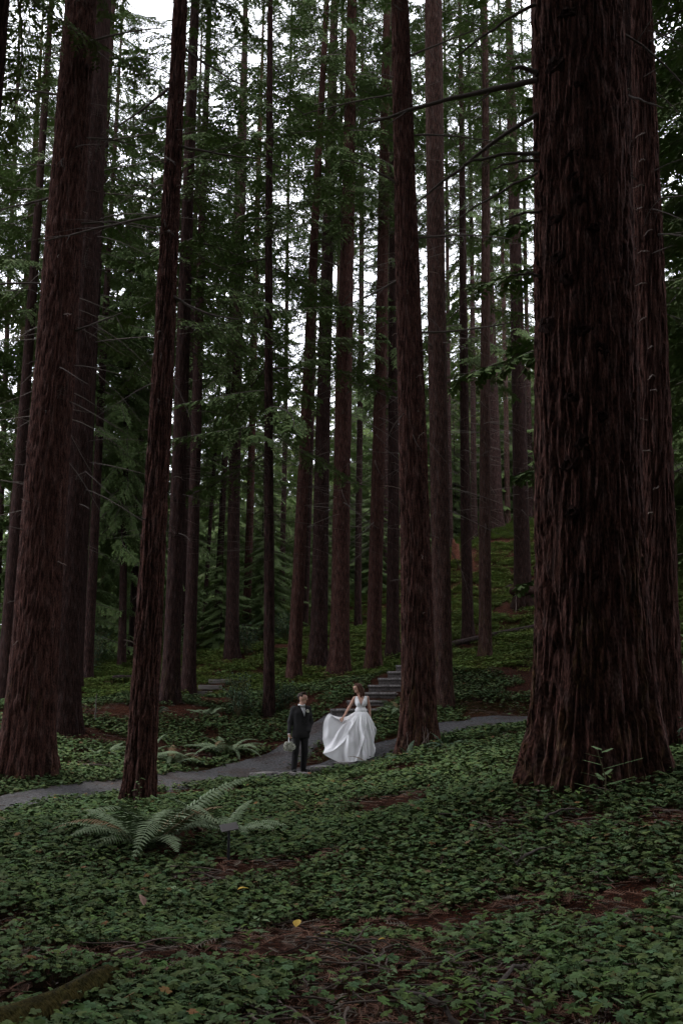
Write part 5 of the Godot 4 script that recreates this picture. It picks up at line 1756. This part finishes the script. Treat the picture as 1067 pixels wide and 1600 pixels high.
	for q in [[-0.72, -7.3, "yellow_leaf", "pale yellow fallen leaf lying on the ground cover", 0.09], [-0.24, -5.6, "yellow_leaf", "amber fallen leaf near the bottom of the view", 0.075], [-1.25, -6.7, "pink_leaf", "pinkish curled leaf standing up at lower left", 0.085], [0.22, -5.3, "yellow_leaf", "tiny yellow leaf beside the bare needle patch", 0.04]]:
		var l := part("fallen_leaf", M["ovate"], M[q[2]], self, Transform3D(Basis(Vector3.UP, 0.4 + k) * Basis(Vector3.BACK, [0.25, 0.6, 1.1, 0.2][k]) * Basis.from_scale(Vector3.ONE * q[4] / 0.1), on_ground(q[0], q[1], 0.15)))
		tag(l, q[3], "leaf", "fallen leaves")
		k += 1
	# basal sticks at the central redwood
	var br := thing("dead_branch", "pale tangled dead twigs leaning against the central redwood's foot", "branch", on_ground(1.45, -19.5))
	rng.seed = 61
	for i in 6:
		part("twig", bare_branch(Vector3(rf(-0.25, 0.3), 0.0, rf(0, 0.15)), Vector3(rf(-0.35, 0.4), rf(0.25, 0.55), rf(0, 0.2)), 0.008, rf(-0.06, 0.06), 62 + i, 2), M["pale_stub"], br)
	k = 0
	for q in [[-5.2, -20.9, 1.0, 0.25, "fallen pale branch on the bare patch behind the path"], [0.75, -4.75, 0.5, 1.1, "dead stick lying in the bare needles at the bottom"], [0.35, -4.5, 0.45, 2.2, "longer crossing stick in the bare needles at the bottom"], [1.35, -7.3, 0.4, 0.7, "curved dead stick on the clover at right"], [1.75, -8.1, 0.35, 0.2, "bent pale twig at the huge redwood's foot"]]:
		var b := part("dead_branch", bare_branch(Vector3(-q[2] / 2, 0, 0), Vector3(q[2] / 2, 0.04, 0), 0.012 if k > 0 else 0.025, -0.05, 120 + k, 3), M["branch"], self, Transform3D(Basis(Vector3.UP, q[3]), on_ground(q[0], q[1], 0.04)))
		tag(b, q[4], "branch", "fallen sticks")
		k += 1

func _ready() -> void:
	# camera, sky, sun, exposure
	var cam := Camera3D.new()
	cam.fov = rad_to_deg(2.0 * atan(800.0 / 1556.0))
	cam.position = Vector3(0, 1.25, 0)
	cam.rotation_degrees.x = 12.0
	cam.far = 600.0
	cam.current = true
	add_child(cam)
	var env := Environment.new()
	env.background_mode = Environment.BG_SKY
	var sky := Sky.new()
	var sm := ProceduralSkyMaterial.new()
	sm.sky_top_color = Color(0.89, 0.90, 0.935)
	sm.sky_horizon_color = Color(0.90, 0.91, 0.945)
	sm.ground_bottom_color = Color(0.2, 0.2, 0.2)
	sm.ground_horizon_color = Color(0.5, 0.5, 0.52)
	sm.sun_angle_max = 1.0
	sky.sky_material = sm
	env.sky = sky
	env.background_energy_multiplier = 2.2
	env.tonemap_mode = Environment.TONE_MAPPER_LINEAR
	env.tonemap_exposure = 2.2
	env.ambient_light_source = Environment.AMBIENT_SOURCE_SKY
	env.sdfgi_enabled = true
	env.ssao_enabled = true
	env.ssil_enabled = true
	var we := WorldEnvironment.new()
	we.environment = env
	add_child(we)
	var sun := DirectionalLight3D.new()
	sun.light_energy = 0.5
	sun.light_angular_distance = 20.0
	sun.light_color = Color(1.0, 0.98, 0.95)
	sun.shadow_enabled = true
	add_child(sun)
	sun.look_at_from_position(Vector3(-9, 20, -9), Vector3.ZERO)
	# the place
	mask.resize(MW * MH)
	solve_terrain()
	build_grid()
	make_materials()
	for q in [[0.3, -4.75, 0.55], [0.55, -5.05, 0.4], [0.2, -5.5, 0.35], [1.8, -7.95, 0.22], [2.3, -7.45, 0.25], [-1.05, -8.05, 0.25], [-0.52, -8.25, 0.2], [-3.73, -25.4, 0.75], [-6.2, -25.5, 0.9], [-6.9, -28.7, 0.9], [-7.6, -31.5, 1.2], [4.2, -29.0, 0.9], [5.0, -29.2, 0.7], [-5.6, -21.6, 0.55], [1.27, -8.35, 0.18], [1.12, -16.9, 0.4], [-0.11, -5.7, 0.2], [1.55, -5.75, 0.18], [-1.2, -25.2, 0.55], [-0.6, -25.6, 0.4], [-3.85, -31.5, 0.6], [7.8, -44.8, 0.7], [5.9, -34.0, 0.8], [7.4, -60.0, 0.8], [1.78, -18.2, 0.3], [-5.0, -33.0, 0.7], [-4.6, -36.0, 0.8], [-0.5, -34.8, 0.6], [9.5, -52.0, 0.7], [-0.35, -4.2, 0.25], [0.3, -4.3, 0.5], [0.28, -3.8, 0.55], [0.55, -4.5, 0.4], [0.1, -4.9, 0.3], [0.75, -4.0, 0.3], [0.45, -5.3, 0.25]]:
		stamp(q[0], q[1], q[2], 2)
	build_setting()
	build_trees()
	build_plants()
	build_ground_cover()
	build_groom()
	build_bride()
